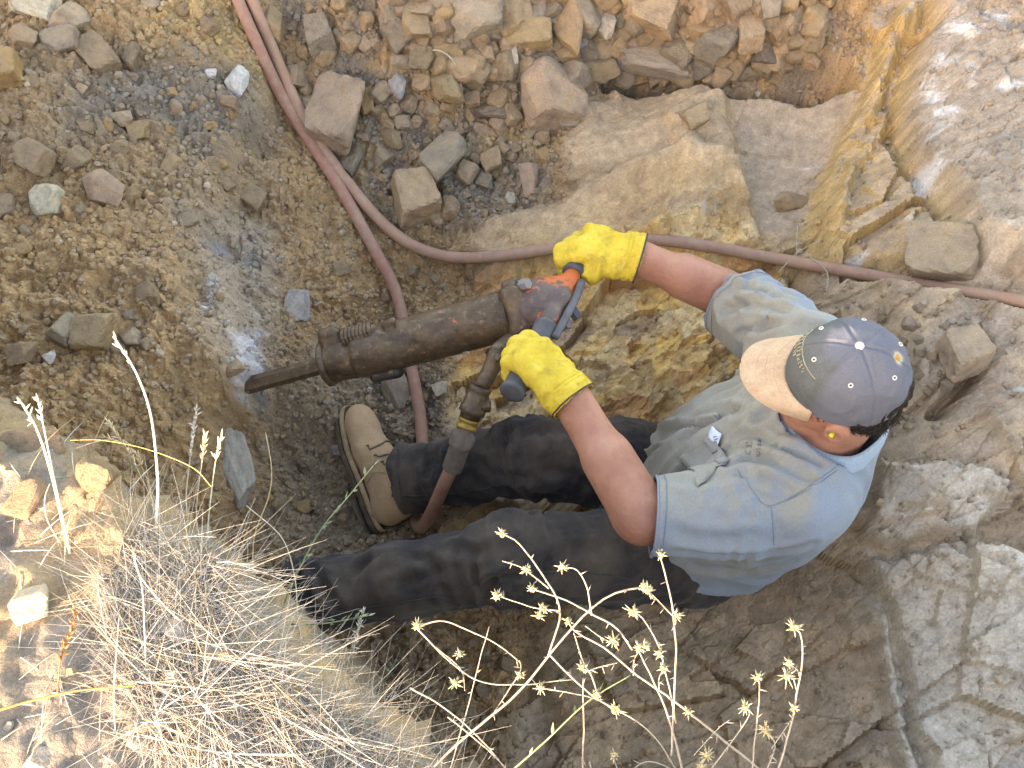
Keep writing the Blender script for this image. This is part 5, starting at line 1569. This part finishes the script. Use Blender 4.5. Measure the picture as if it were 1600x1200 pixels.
# air inlet, swivel and hose coupling
pin = [AT(f0_ + .03, -.005, -.040), P(783, 545, .475), P(768, 575, .46), P(752, 604, .44)]
inl = obj('inlet_pipe', new_mesh('inlet_pipe', *tube(spline(pin, 24), np.linspace(.022, .0165, 24), 18)), M_IRON, ham)
dI = unit(pin[-1] - pin[-2])
obj('lock_nut', new_mesh('lock_nut', *hex_(P(777, 556, .468) - dI * .006, dI, .026, .014), smooth=False), M_IRON, inl)
s0 = P(752, 603, .44); s1 = P(733, 655, .395); dS = unit(s1 - s0); LS = np.linalg.norm(s1 - s0)
sw = obj('swivel', new_mesh('swivel', *lathe(s0, dS, [(0, .017), (.002, .0235), (.010, .0235), (.013, .0215), (.018, .024), (LS * .6, .0245), (LS * .62, .0275), (LS * .8, .0275), (LS * .82, .022), (LS, .021)], 24)), M_IRON, ham)
K = block(s0 + dS * .045 + A3(.022, 0, .006), (.012, .014, .012), (unit(A3(1, 0, .2)), unit(A3(0, 1, 0)), A3(0, 0, 1)), .006, .0024)
obj('swivel_lug', new_mesh('swivel_lug', *K.skin()), M_IRON, sw)
c1 = P(722, 688, .37); dC = unit(c1 - s1)
obj('clamp', new_mesh('clamp', *lathe(s1 - dC * .002, dC, [(0, .019), (.002, .0225), (.007, .0225), (.009, .019), (.014, .019), (.016, .0225), (.021, .0225), (.023, .018)], 20)), M_BRASS, sw)
K = SDF(c1 - .07, c1 + .07, .0028)
K.cone(s1 + dC * .02, c1 + dC * .012, .0175, .0185, .01); cs = unit(np.cross(dC, toC))
for s_ in (1, -1): K.cone(c1 + cs * s_ * .019 - dC * .010 + toC * .005, c1 + cs * s_ * .017 + dC * .010 + toC * .006, .0095, .008, .006)
cpl = obj('coupling', new_mesh('coupling', *K.skin()), M_WIRE, ham)
c2 = P(706, 733, .312); dW = unit(c2 - c1); LW = np.linalg.norm(c2 - c1); mb = MB()
for k in range(15):
    c = c1 + dW * (.012 + (LW - .014) * k / 14); aa = unit(np.cross(dW, toC)); bb_ = np.cross(dW, aa)
    mb.add(*tube([c + (aa * math.cos(w) + bb_ * math.sin(w)) * .0195 for w in np.linspace(0, 2 * math.pi, 21)], .0020, 6, cap=False))
obj('wire_binding', mb.mesh('wire_binding'), M_WIRE, cpl)

# ================================================================== air hoses
def hose_mat(name, a, b):
    t = NT(name); pos = t.coord('Object')
    c = t.mix(t.ramp(t.noise(9, 5, .65, pos), [(.35, (0, 0, 0)), (.7, (1, 1, 1))]), a, b)
    c = t.mix(t.ramp(t.noise(45, 5, .7, pos), [(.46, (0, 0, 0)), (.72, (.7,) * 3)]), c, (.38, .285, .20))
    bm_ = t.bump(t.noise(120, 4, .6, pos), .3, .0015)
    return t.out(c, .75, bm_, spec=.3)
M_HOSE1 = hose_mat('dusty_red_rubber', (.33, .155, .115), (.32, .19, .14)); M_HOSE2 = hose_mat('dusty_mauve_rubber', (.30, .175, .13), (.42, .25, .17))
HR = .0148
def ground_path(pxs, n):
    def settle(p):
        z = hz(p[:, 0], p[:, 1]); m = np.array([z[max(0, i - 4):i + 5].max() for i in range(len(z))])
        k = np.hanning(33); k /= k.sum()
        return np.convolve(np.pad(m, 16, mode='edge'), k, 'valid') + HR * .55
    p = spline([G0(u, v) for u, v in pxs], n)
    for _ in range(14):                                    # keep the surveyed line while the hose settles on the ground
        z = .35 * settle(p) + .65 * p[:, 2]; w = (p - EYE) / ((p[:, 2] - CAM_Z)[:, None])
        p = EYE + w * (z - CAM_Z)[:, None]
    return p
pa_ = ground_path([(270, -230), (318, -140), (352, -60), (372, 0), (398, 60), (440, 150), (485, 222), (535, 300), (585, 390), (620, 460), (640, 560), (655, 640), (662, 700)], 175)
pb_ = np.array([P(660, 735, .030), P(652, 775, .022), P(648, 806, .030), P(656, 824, .055), P(668, 812, .10), P(682, 784, .19), P(696, 752, .275), P(706, 731, .315), c1 + dW * .012])
path = np.vstack([pa_[:-6], spline(np.vstack([pa_[-8:-6], pb_]), 90)[6:]])
obj('air_hose', new_mesh('air_hose', *tube(spline(path[::5].tolist() + [path[-1].tolist()], 300), HR, 18)), M_HOSE1, label='dusty red air hose looping under the man\'s leg up to the hammer', cat='hose', group='air hoses')
def z_over(p, lift):
    p = p.copy(); p[:, 2] += lift
    return p
ph = ground_path([(300, -220), (340, -140), (372, -70), (394, 0), (425, 75), (465, 165), (505, 232), (555, 300), (600, 350), (648, 385), (710, 402), (790, 399), (880, 386), (960, 374), (1060, 378), (1200, 402), (1330, 425), (1450, 447), (1560, 465), (1680, 486), (1820, 512), (1960, 540)], 280)
obj('air_hose', new_mesh('air_hose', *tube(ph, HR, 18)), M_HOSE2, label='long mauve red air hose running past the cap to the picture edge', cat='hose', group='air hoses')
# ================================================================== dry plants on the bank
pr = np.random.default_rng(77)
def straw_mat(name):
    t = NT(name); pos = t.coord('Object')
    c = t.mix(1.0, t.attr('Col'), t.ramp(t.noise(120, 3, .6, pos), [(.3, (.8,) * 3), (.7, (1.15,) * 3)]), 'MULTIPLY')
    m = t.out(c, .8, None, spec=.2)
    return m
M_STRAW = straw_mat('dry_straw')
def straw(name, pieces, parent=None, **kw):
    """pieces: (pts, radii, seg, colour)"""
    v, f, c = [], [], []
    for pts, r, seg, col in pieces:
        a, b = tube(pts, r, seg)
        n = len(v); v += a; f += [tuple(i + n for i in q) for q in b]; c += [col] * len(a)
    me = new_mesh(name, v, f); set_attr(me, 'Col', np.array(c))
    return obj(name, me, M_STRAW, parent, **kw)
STRAW = [(.68, .61, .52), (.60, .56, .50), (.74, .69, .61), (.54, .43, .28), (.50, .47, .43), (.66, .61, .54)]
# the mat of dry grass
GREG = [(215, 812), (318, 850), (362, 895), (385, 950), (428, 1020), (518, 1085), (620, 1150), (680, 1220), (730, 1290), (330, 1300), (230, 1170), (170, 1040), (150, 900)]
pg = np.array(GREG, float); pieces = []
lipd = unit(A3(.81, -.59, 0)); outd = A3(BN[0], BN[1], 0)
tries = 0
while len(pieces) < 3300 and tries < 40000:
    tries += 1
    u, v = pr.uniform(140, 740), pr.uniform(790, 1300)
    sdp = poly_sd(np.array([u]), np.array([v]), pg)[0]
    if sdp > 0: continue
    if pr.random() > (.12 + .88 * float(sstep(-150, -20, sdp + pr.normal(0, 30)))): continue
    b = bank_hit(u, v)
    if b is None or b[2] < .8: continue
    kind = pr.random()
    sw_ = 1.1 * float(vnoise2(np.array([b[0] * 9]), np.array([b[1] * 9]), 601)[0]) + pr.normal(0, .55)
    if pr.random() < .35: sw_ += pr.uniform(.6, 2.2)
    d = lipd * math.cos(sw_) + outd * math.sin(sw_)
    if pr.random() < .35: d = -d
    d = unit(d + A3(0, 0, pr.uniform(-.05, .16) if pr.random() < .93 else pr.uniform(.3, .9)))
    L = pr.uniform(.05, .17) * (.7 if sdp > -35 else 1)
    bend = pr.normal(0, .13, 3) + A3(0, 0, -pr.uniform(.05, .5))
    ts_ = np.linspace(0, 1, 5)[:, None]
    pts = b + d * L * ts_ + bend * L * ts_ ** 2 * .5
    pts[:, 2] = np.maximum(pts[:, 2], b[2] - .02 + .012 * ts_[:, 0]) + pr.uniform(0, .008)
    r0 = pr.uniform(.00022, .00055)
    col = np.array(STRAW[pr.integers(len(STRAW))]) * pr.uniform(.55, 1.0)
    pieces.append((pts, [r0, r0, r0 * .9, r0 * .7, r0 * .3], 3, col))
def blades(name, pieces, **kw):
    """the same thin three sided straws, made all at once"""
    q = np.array([p[0] for p in pieces]); r = np.array([p[1] for p in pieces]); c = np.array([p[3] for p in pieces]); n, m = q.shape[:2]
    t = np.gradient(q, axis=1); t /= np.linalg.norm(t, axis=2, keepdims=True) + 1e-9
    a = np.cross(t, A3(.31, .17, .94)); a /= np.linalg.norm(a, axis=2, keepdims=True) + 1e-9; b = np.cross(t, a)
    w = 2 * math.pi * np.arange(3) / 3
    v = q[:, :, None] + r[:, :, None, None] * (np.cos(w)[None, None, :, None] * a[:, :, None] + np.sin(w)[None, None, :, None] * b[:, :, None])
    i = np.arange(n * m * 3).reshape(n, m, 3); j = np.roll(i, -1, axis=2)
    f = np.stack([i[:, :-1], j[:, :-1], j[:, 1:], i[:, 1:]], -1).reshape(-1, 4)
    me = new_mesh(name, v.reshape(-1, 3), f); set_attr(me, 'Col', np.repeat(c, m * 3, 0))
    return obj(name, me, M_STRAW, **kw)
blades('dry_grass', pieces, label='tangled mat of pale dry grass hanging over the bank edge', cat='grass', kind='stuff')
# scattered thin straws elsewhere on the bank and a few in the pit
pieces = []
for _ in range(150):
    u, v = pr.uniform(0, 330), pr.uniform(700, 1200); b = bank_hit(u, v)
    if b is None or b[2] < .85: continue
    w = pr.uniform(0, 6.28); L = pr.uniform(.02, .09); d = A3(math.cos(w), math.sin(w), pr.uniform(.05, .5))
    ts_ = np.linspace(0, 1, 4)[:, None]; pts = b + d * L * ts_ - A3(0, 0, 1) * L * .3 * ts_ ** 2
    pieces.append((pts, [.0007, .0007, .0006, .0003], 3, np.array(STRAW[pr.integers(len(STRAW))]) * pr.uniform(.7, 1.1)))
straw('grass_litter', pieces, label='loose straws littering the bare earth of the bank', cat='grass', kind='stuff')
pieces = []
for (u0, v0_, u1, v1, n) in ((600, 290, 800, 440, 46), (660, 90, 740, 180, 12), (1180, 380, 1300, 460, 10), (420, 60, 520, 140, 8), (640, 400, 760, 480, 22)):
    for _ in range(n):
        p = G(pr.uniform(u0, u1), pr.uniform(v0_, v1)); w = pr.uniform(0, 6.28); L = pr.uniform(.02, .07); d = A3(math.cos(w), math.sin(w), 0)
        q = p + d * L * np.linspace(0, 1, 6)[:, None] + A3(*(np.array([-d[1], d[0], 0]) * pr.normal(0, .15) * L)) * (np.linspace(0, 1, 6)[:, None] ** 2)
        q[:, 2] = hz(q[:, 0], q[:, 1]) + .004 + .006 * np.sin(np.linspace(0, 3.1, 6))
        pieces.append((q, .0007, 3, np.array((.42, .36, .26)) * pr.uniform(.7, 1.2)))
straw('straw_bits', pieces, label='thin straws and rootlets scattered over the pit rubble', cat='straw', kind='stuff')

def stalk(pxs, hts, label, name='grass_stalk', r=.0017, head=None, col=(.68, .60, .46), base=True, group='tall grass stalks on the bank', cat='grass stalk', fork=None):
    """a tall stalk through surveyed points; hts are heights above the foot"""
    b = bank_hit(*pxs[0])
    z0 = b[2] if b is not None else 1.0
    pts = [P(u, v, z0 + h) for (u, v), h in zip(pxs, hts)]
    if base: pts[0] = pts[0] - A3(0, 0, .01)
    q = spline(pts, 26)
    root = empty(name, q[0], label, cat, group)
    rr = np.linspace(r, r * .55, 26) * .8
    straw('stem', [(q, rr, 6, np.array(col) * pr.uniform(.92, 1.05))], root)
    if head:
        n = int(26 * (1 - head)); hp = q[n:]; pc = []
        for k, p in enumerate(hp):
            t = unit(q[min(n + k + 1, 25)] - q[n + k - 1])
            for s in range(3):
                d = unit(t * 1.2 + pr.normal(0, .45, 3)); L = pr.uniform(.007, .013)
                pc.append((np.array([p, p + d * L * .5, p + d * L]), [.0009, .0013, .0002], 4, np.array(col) * pr.uniform(.8, 1.05)))
        straw('seed_head', pc, root)
    return root
stalk([(238, 835), (246, 790), (246, 740), (236, 650), (214, 585), (182, 532)], [0, .02, .05, .11, .16, .20], 'tallest pale grass stalk arching over the pit with a nodding tip', r=.0026, head=.12, col=(.80, .74, .64))
stalk([(108, 872), (100, 825), (80, 740), (58, 672), (34, 630)], [0, .03, .09, .13, .16], 'thick pale grass stalk at far left with a bent tip', r=.0027, head=.15, col=(.80, .74, .64))
stalk([(107, 868), (98, 810), (82, 735), (70, 675), (60, 627)], [0, .035, .09, .13, .165], 'straight pale stalk rising beside the thick bent one at far left', r=.0019, head=.15, col=(.78, .72, .62))
stalk([(290, 815), (291, 770), (297, 715), (306, 642)], [0, .03, .08, .13], 'upright pale stalk with a thick seed head left of the tall grey slab', r=.0016, head=.4, col=(.76, .70, .6))
stalk([(303, 830), (308, 780), (316, 720), (321, 680)], [0, .03, .08, .11], 'short thin stalk just right of the thick seed head', r=.0011, head=.25, col=(.62, .52, .36))
stalk([(318, 860), (328, 790), (337, 720), (346, 682)], [0, .04, .09, .12], 'slim stalk with a small tip in front of the tall grey slab', r=.0014, head=.2, col=(.72, .64, .5))
stalk([(392, 885), (398, 835), (420, 775), (424, 730), (415, 676)], [0, .03, .07, .10, .13], 'zigzag yellow stalk right of the tall grey slab', r=.0014, col=(.66, .52, .28))
stalk([(245, 800), (225, 755), (200, 705), (170, 662)], [0, .03, .06, .09], 'drooping oat stalk left of the tallest stalk', r=.0010, head=.5, col=(.66, .55, .36))
stalk([(250, 810), (228, 745), (205, 700), (166, 684)], [0, .03, .06, .075], 'second oat stalk below the drooping one', r=.0009, head=.45, col=(.60, .46, .26))
stalk([(330, 760), (300, 730), (230, 702), (160, 688), (110, 688)], [.05, .07, .08, .08, .075], 'thin golden stalk bending sideways across the tallest stalk', r=.0009, col=(.56, .38, .15), base=False)
stalk([(105, 870), (75, 815), (70, 780), (78, 755)], [0, .02, .04, .05], 'short kinked straw left of the thick pale stalk', r=.0011, col=(.66, .56, .38))
stalk([(548, 1050), (552, 1020), (560, 985), (567, 957)], [0, .03, .05, .07], 'short stalk with a woolly spike beside the trouser hem', r=.0012, head=.7, col=(.72, .66, .54))
stalk([(705, 1192), (660, 1128), (600, 1065), (540, 1015), (470, 972)], [0, .03, .05, .06, .07], 'knotty straw lying slantwise along the grassy lip', r=.0017, head=.3, col=(.66, .52, .32))
stalk([(470, 1010), (465, 960), (460, 900), (440, 840), (385, 790)], [0, .02, .05, .08, .09], 'long bent straw crossing the trouser cuff', r=.0013, col=(.70, .60, .44))
stalk([(300, 985), (270, 960), (222, 905), (208, 870)], [0, .01, .03, .04], 'pale forked straw near the pebble on the bank', r=.0012, col=(.74, .66, .52))
stalk([(225, 1060), (226, 990), (222, 920), (208, 864)], [0, .02, .05, .08], 'white upright straw in the middle of the grass mat', r=.0012, col=(.74, .68, .58))
stalk([(176, 1150), (178, 1080), (186, 965)], [0, .03, .07], 'plain thin straw at the edge of the bare earth', r=.0010, col=(.72, .66, .56))
stalk([(-30, 1118), (60, 1092), (130, 1078), (212, 1071)], [.01, .02, .025, .03], 'orange dry stem lying on the bare bank', r=.0021, col=(.50, .24, .08), head=None, base=False, cat='dry plant', name='fallen_plant', group=None)
stalk([(85, 1080), (95, 1030), (112, 985), (118, 960)], [.01, .02, .03, .03], 'rusty upright stem above the orange lying stem', r=.0015, col=(.42, .20, .09), head=.6, cat='dry plant', name='fallen_plant', group=None)
stalk([(460, 1180), (340, 1175), (230, 1150), (185, 1140)], [.02, .02, .02, .015], 'white straw lying flat along the bottom of the bank', r=.0016, col=(.74, .68, .6), base=False)

# grey green sprigs
M_GREEN = plain('grey_green_leaf', (.20, .25, .14), .7, .25, 90, 0)
def sprig(pxs, hts, label, nleaf):
    b = bank_hit(*pxs[0]); z0 = b[2] if b is not None else 1.0
    q = spline([P(u, v, z0 + h) for (u, v), h in zip(pxs, hts)], 30)
    root = empty('green_sprig', q[0], label, 'sprig', 'green sprigs')
    obj('stem', new_mesh('stem', *tube(q, np.linspace(.0014, .0007, 30), 6)), M_GREEN, root)
    for k in np.linspace(8, 29, nleaf).astype(int):
        t = unit(q[min(k + 1, 29)] - q[k - 1]); d = unit(t * .8 + pr.normal(0, .5, 3)); w = unit(np.cross(d, pr.normal(0, 1, 3))); L = pr.uniform(.009, .018)
        p = q[k]; obj('leaf', new_mesh('leaf', [p, p + d * L * .4 + w * .0022, p + d * L, p + d * L * .4 - w * .0022, p + d * L * .45 + np.cross(d, w) * .0012], [(0, 1, 4), (1, 2, 4), (2, 3, 4), (3, 0, 4)]), M_GREEN, root)
sprig([(438, 965), (455, 915), (500, 830), (545, 775), (583, 728)], [0, .03, .07, .10, .12], 'grey green leafy sprig reaching across the boot heel', 14)
sprig([(455, 975), (500, 975), (545, 968), (575, 962)], [.0, .02, .03, .04], 'short green sprig along the hem of the near trouser leg', 10)
sprig([(770, 1230), (850, 1160), (920, 1095), (985, 1055)], [.0, .03, .05, .06], 'straight green sprig among the thistle stems', 5)
sprig([(590, 1080), (610, 1050), (625, 1015)], [0, .03, .05], 'tiny green sprig at the lip below the woolly spike', 7)

# dried star thistles
C_ST = np.array((.40, .345, .28)); C_HD = np.array((.46, .38, .21)); C_SP = np.array((.54, .48, .32))
def thistle(label, stems, heads, zb, zt):
    hz_ = lambda v: zb + (zt - zb) * np.clip((1215 - v) / 350, -.25, 1.1)
    foot = P(stems[0][0][0], stems[0][0][1], hz_(stems[0][0][1]))
    root = empty('star_thistle', foot, label, 'thistle', 'dried star thistles')
    for st in stems:
        *pts, r = st
        q = spline([P(u, v, hz_(v)) for u, v in pts], 24)
        q = q + .0012 * np.stack([fbm(q * 40 + k * 9, 2, 501 + k) for k in range(3)], 1)
        col = C_ST * pr.uniform(.9, 1.1)
        pc = [(q, np.linspace(r, r * .62, 24) * .62, 6, col)]
        for k in pr.integers(3, 23, 4):        # small stubs of leaf
            d = unit(pr.normal(0, 1, 3)); pc.append((np.array([q[k], q[k] + d * .005, q[k] + d * .009]), [.0008, .0006, .0002], 3, col))
        straw('stem', pc, root)
    for u, v in heads:
        c = P(u, v, hz_(v) + .002); s = pr.uniform(.40, .68); up = unit(A3(pr.normal(0, .4), pr.normal(.1, .4), 1)); e1_ = unit(np.cross(up, A3(.3, 1, .2))); e2_ = np.cross(up, e1_)
        pc = [(c + up * (np.array([-.009, -.006, -.001, .004, .007])[:, None] * s), np.array([.002, .0055, .0062, .0045, .001]) * s, 8, C_HD * pr.uniform(.85, 1.05))]
        for k in range(13):
            w = 2 * math.pi * k / 13 + pr.normal(0, .15); d = unit(e1_ * math.cos(w) + e2_ * math.sin(w) + up * pr.uniform(-.5, .9)); L = pr.uniform(.010, .023) * s
            pc.append((np.array([c + d * .004, c + d * L * .6, c + d * L]), [.0010, .0007, .0001], 4, C_SP * pr.uniform(.85, 1.1)))
        for k in range(7):
            d = unit(up + pr.normal(0, .45, 3)); pc.append((np.array([c + up * .004, c + d * .011 * s]), [.0016, .0006], 4, C_HD * 1.08))
        straw('flower_head', pc, root)
thistle('dried star thistle fanning from the grassy lip across the trouser leg', [
    [(640, 1240), (711, 1165), (767, 1120), (820, 1071), (857, 1026), (895, 981), (932, 944), (962, 927), (1004, 918), .0028],
    [(857, 1026), (876, 955), (850, 902), (812, 850), (786, 834), .0020], [(876, 955), (831, 949), (779, 931), .0014],
    [(652, 978), (690, 970), (737, 987), (775, 1006), (812, 1034), (812, 1052), .0015], [(812, 1052), (790, 1085), (770, 1118), .0013], [(655, 985), (700, 1030), (749, 1064), (820, 1070), (895, 1062), .0015],
    [(857, 1022), (902, 1067), (936, 1094), (1011, 1139), (1065, 1215), .0017], [(842, 1075), (890, 1083), (940, 1094), .0013], [(700, 1215), (715, 1160), (740, 1070), (764, 979), .0014],
    [(700, 1120), (760, 1170), (820, 1230), .0016], [(640, 1075), (700, 1110), (760, 1165), (800, 1215), .0015], [(680, 1010), (720, 1045), (726, 1080), .0010]],
    [(1006, 918), (785, 834), (777, 931), (652, 978), (812, 1055), (711, 1067), (845, 1075), (718, 1022)], .985, 1.10)
thistle('dried star thistle with the tallest stem and most heads in the middle', [
    [(1075, 1240), (1049, 1135), (1026, 1075), (998, 1014), .0024], [(1200, 1215), (1169, 1187), (1075, 1112), (1030, 1079), (992, 1052), (947, 1015), (902, 989), (888, 972), .0024],
    [(989, 1015), (962, 981), (929, 961), (880, 936), (833, 922), .0019], [(925, 961), (917, 918), (902, 891), (882, 886), .0016], [(858, 920), (820, 891), (785, 876), .0014],
    [(1049, 1180), (1054, 1082), (1056, 1011), (1051, 955), (1041, 906), (1032, 869), .0022], [(1055, 966), (1030, 942), (1014, 924), .0014], [(1056, 1130), (1045, 1070), (1032, 1022), (1019, 989), (1002, 963), (990, 957), .0016],
    [(936, 1090), (925, 1060), (910, 1030), (897, 989), .0016], [(915, 1050), (940, 1042), (965, 1036), .0012], [(910, 1230), (912, 1130), (911, 1060), .0018], [(968, 1008), (945, 1000), (915, 978), .0013], [(990, 1055), (992, 1030), (1000, 1016), .0013], [(1030, 1080), (1030, 1060), (1036, 1045), .0013]],
    [(998, 1012), (888, 970), (831, 921), (878, 886), (823, 890), (1032, 866), (1013, 922), (989, 956), (1056, 961), (1030, 1022), (1036, 1044), (910, 1042), (959, 1000), (848, 951), (842, 962), (1008, 1010), (1075, 1112), (932, 1084), (962, 1109)], 1.0, 1.13)
thistle('dried star thistle of upright stems over the rock', [
    [(1210, 1230), (1236, 1127), (1247, 1075), (1254, 1019), (1250, 989), (1243, 981), .0021], [(1246, 1080), (1240, 1062), (1231, 1056), .0012], [(1250, 1052), (1240, 1042), (1232, 1037), .0012],
    [(1172, 1230), (1184, 1120), (1186, 1075), (1184, 1062), .0017], [(1105, 1210), (1150, 1150), (1171, 1116), (1165, 1106), .0015], [(1195, 1215), (1210, 1169), (1204, 1150), (1197, 1142), .0013],
    [(1205, 1170), (1225, 1140), (1235, 1125), .0011], [(1085, 1180), (1120, 1140), (1140, 1125), .0009]],
    [(1241, 980), (1232, 1036), (1230, 1056), (1240, 1107), (1184, 1059), (1165, 1104), (1197, 1140), (1105, 1180)], 1.03, 1.14)
thistle('small dried thistle low at the bottom edge', [[(990, 1260), (965, 1200), (959, 1182), .0014], [(975, 1215), (1010, 1190), (1060, 1205), .0012], [(930, 1240), (925, 1205), (922, 1190), .0010]], [(959, 1180), (1096, 1198)], 1.0, 1.05)

# bent dry stems in the pit
def twig(pxs, lift, label, r=.0013):
    q = spline([G(u, v) + A3(0, 0, l) for (u, v), l in zip(pxs, lift)], 30)
    me_v = [(q, np.linspace(r, r * .6, 30), 6, np.array((.45, .40, .32)))]
    straw('dry_twig', me_v, None, label=label, cat='twig', group='dry twigs')
twig([(655, 88), (688, 102), (712, 126), (723, 160), (722, 176)], [.01, .05, .06, .04, .01], 'bent grey dry stem arching over the rubble stones', .0022)
twig([(1238, 372), (1237, 400), (1239, 440)], [.05, .05, .03], 'upright pale twig against the hose above the sleeve')
twig([(1210, 440), (1240, 412), (1278, 386)], [.04, .05, .03], 'slanting pale twig crossing the hose above the sleeve'); twig([(1228, 426), (1260, 424), (1285, 440), (1288, 462)], [.04, .05, .04, .02], 'hooked twig beside the shirt sleeve')
twig([(677, 278), (675, 300), (673, 316)], [.02, .035, .05], 'short straight straw standing on the triangular slab')

# pebbles lying on the bank
def bank_stone(u, v, w, h, rot, tone, label, shape):
    p = bank_hit(u, v)
    if p is None: return
    place_rock(u, v, w, h, rot, tone, label=label, shape=shape, at=p, sink=.42, cat='rock', dirty=.3)
bank_stone(50, 945, 62, 50, .2, 'cream', 'pale stone bedded in the sunlit bank below the thick stalk', 4)
bank_stone(275, 985, 50, 40, .4, 'bluegrey', 'blue grey stone in the grass mat', 7)
bank_stone(272, 1066, 22, 34, .1, 'white', 'small white stone in the grass mat', 2)
bank_stone(328, 1108, 26, 34, .2, 'bluegrey', 'grey pebble low in the grass mat', 9)
bank_stone(60, 1186, 60, 36, .2, 'bluegrey', 'pale blue slab at the bottom edge of the bank', 5)
bank_stone(14, 1136, 20, 16, .2, 'bluegrey', 'tiny blue pebble on the bare bank', 1)
bank_stone(110, 1050, 18, 14, .2, 'grey', 'tiny grey pebble above the orange lying stem', 6)
bank_stone(215, 1160, 30, 22, .2, 'bluegrey', 'flat blue pebble near the flat white straw', 3)
bank_stone(60, 700, 100, 56, .1, 'brown', 'big crusted clod at the far left lip of the bank', 8)
bank_stone(150, 745, 64, 44, -.4, 'brown', 'brown clod behind the two pale stalks', 10)
bank_stone(40, 785, 80, 56, .4, 'brown', 'grey crusted clod left of the thick pale stalk', 1)
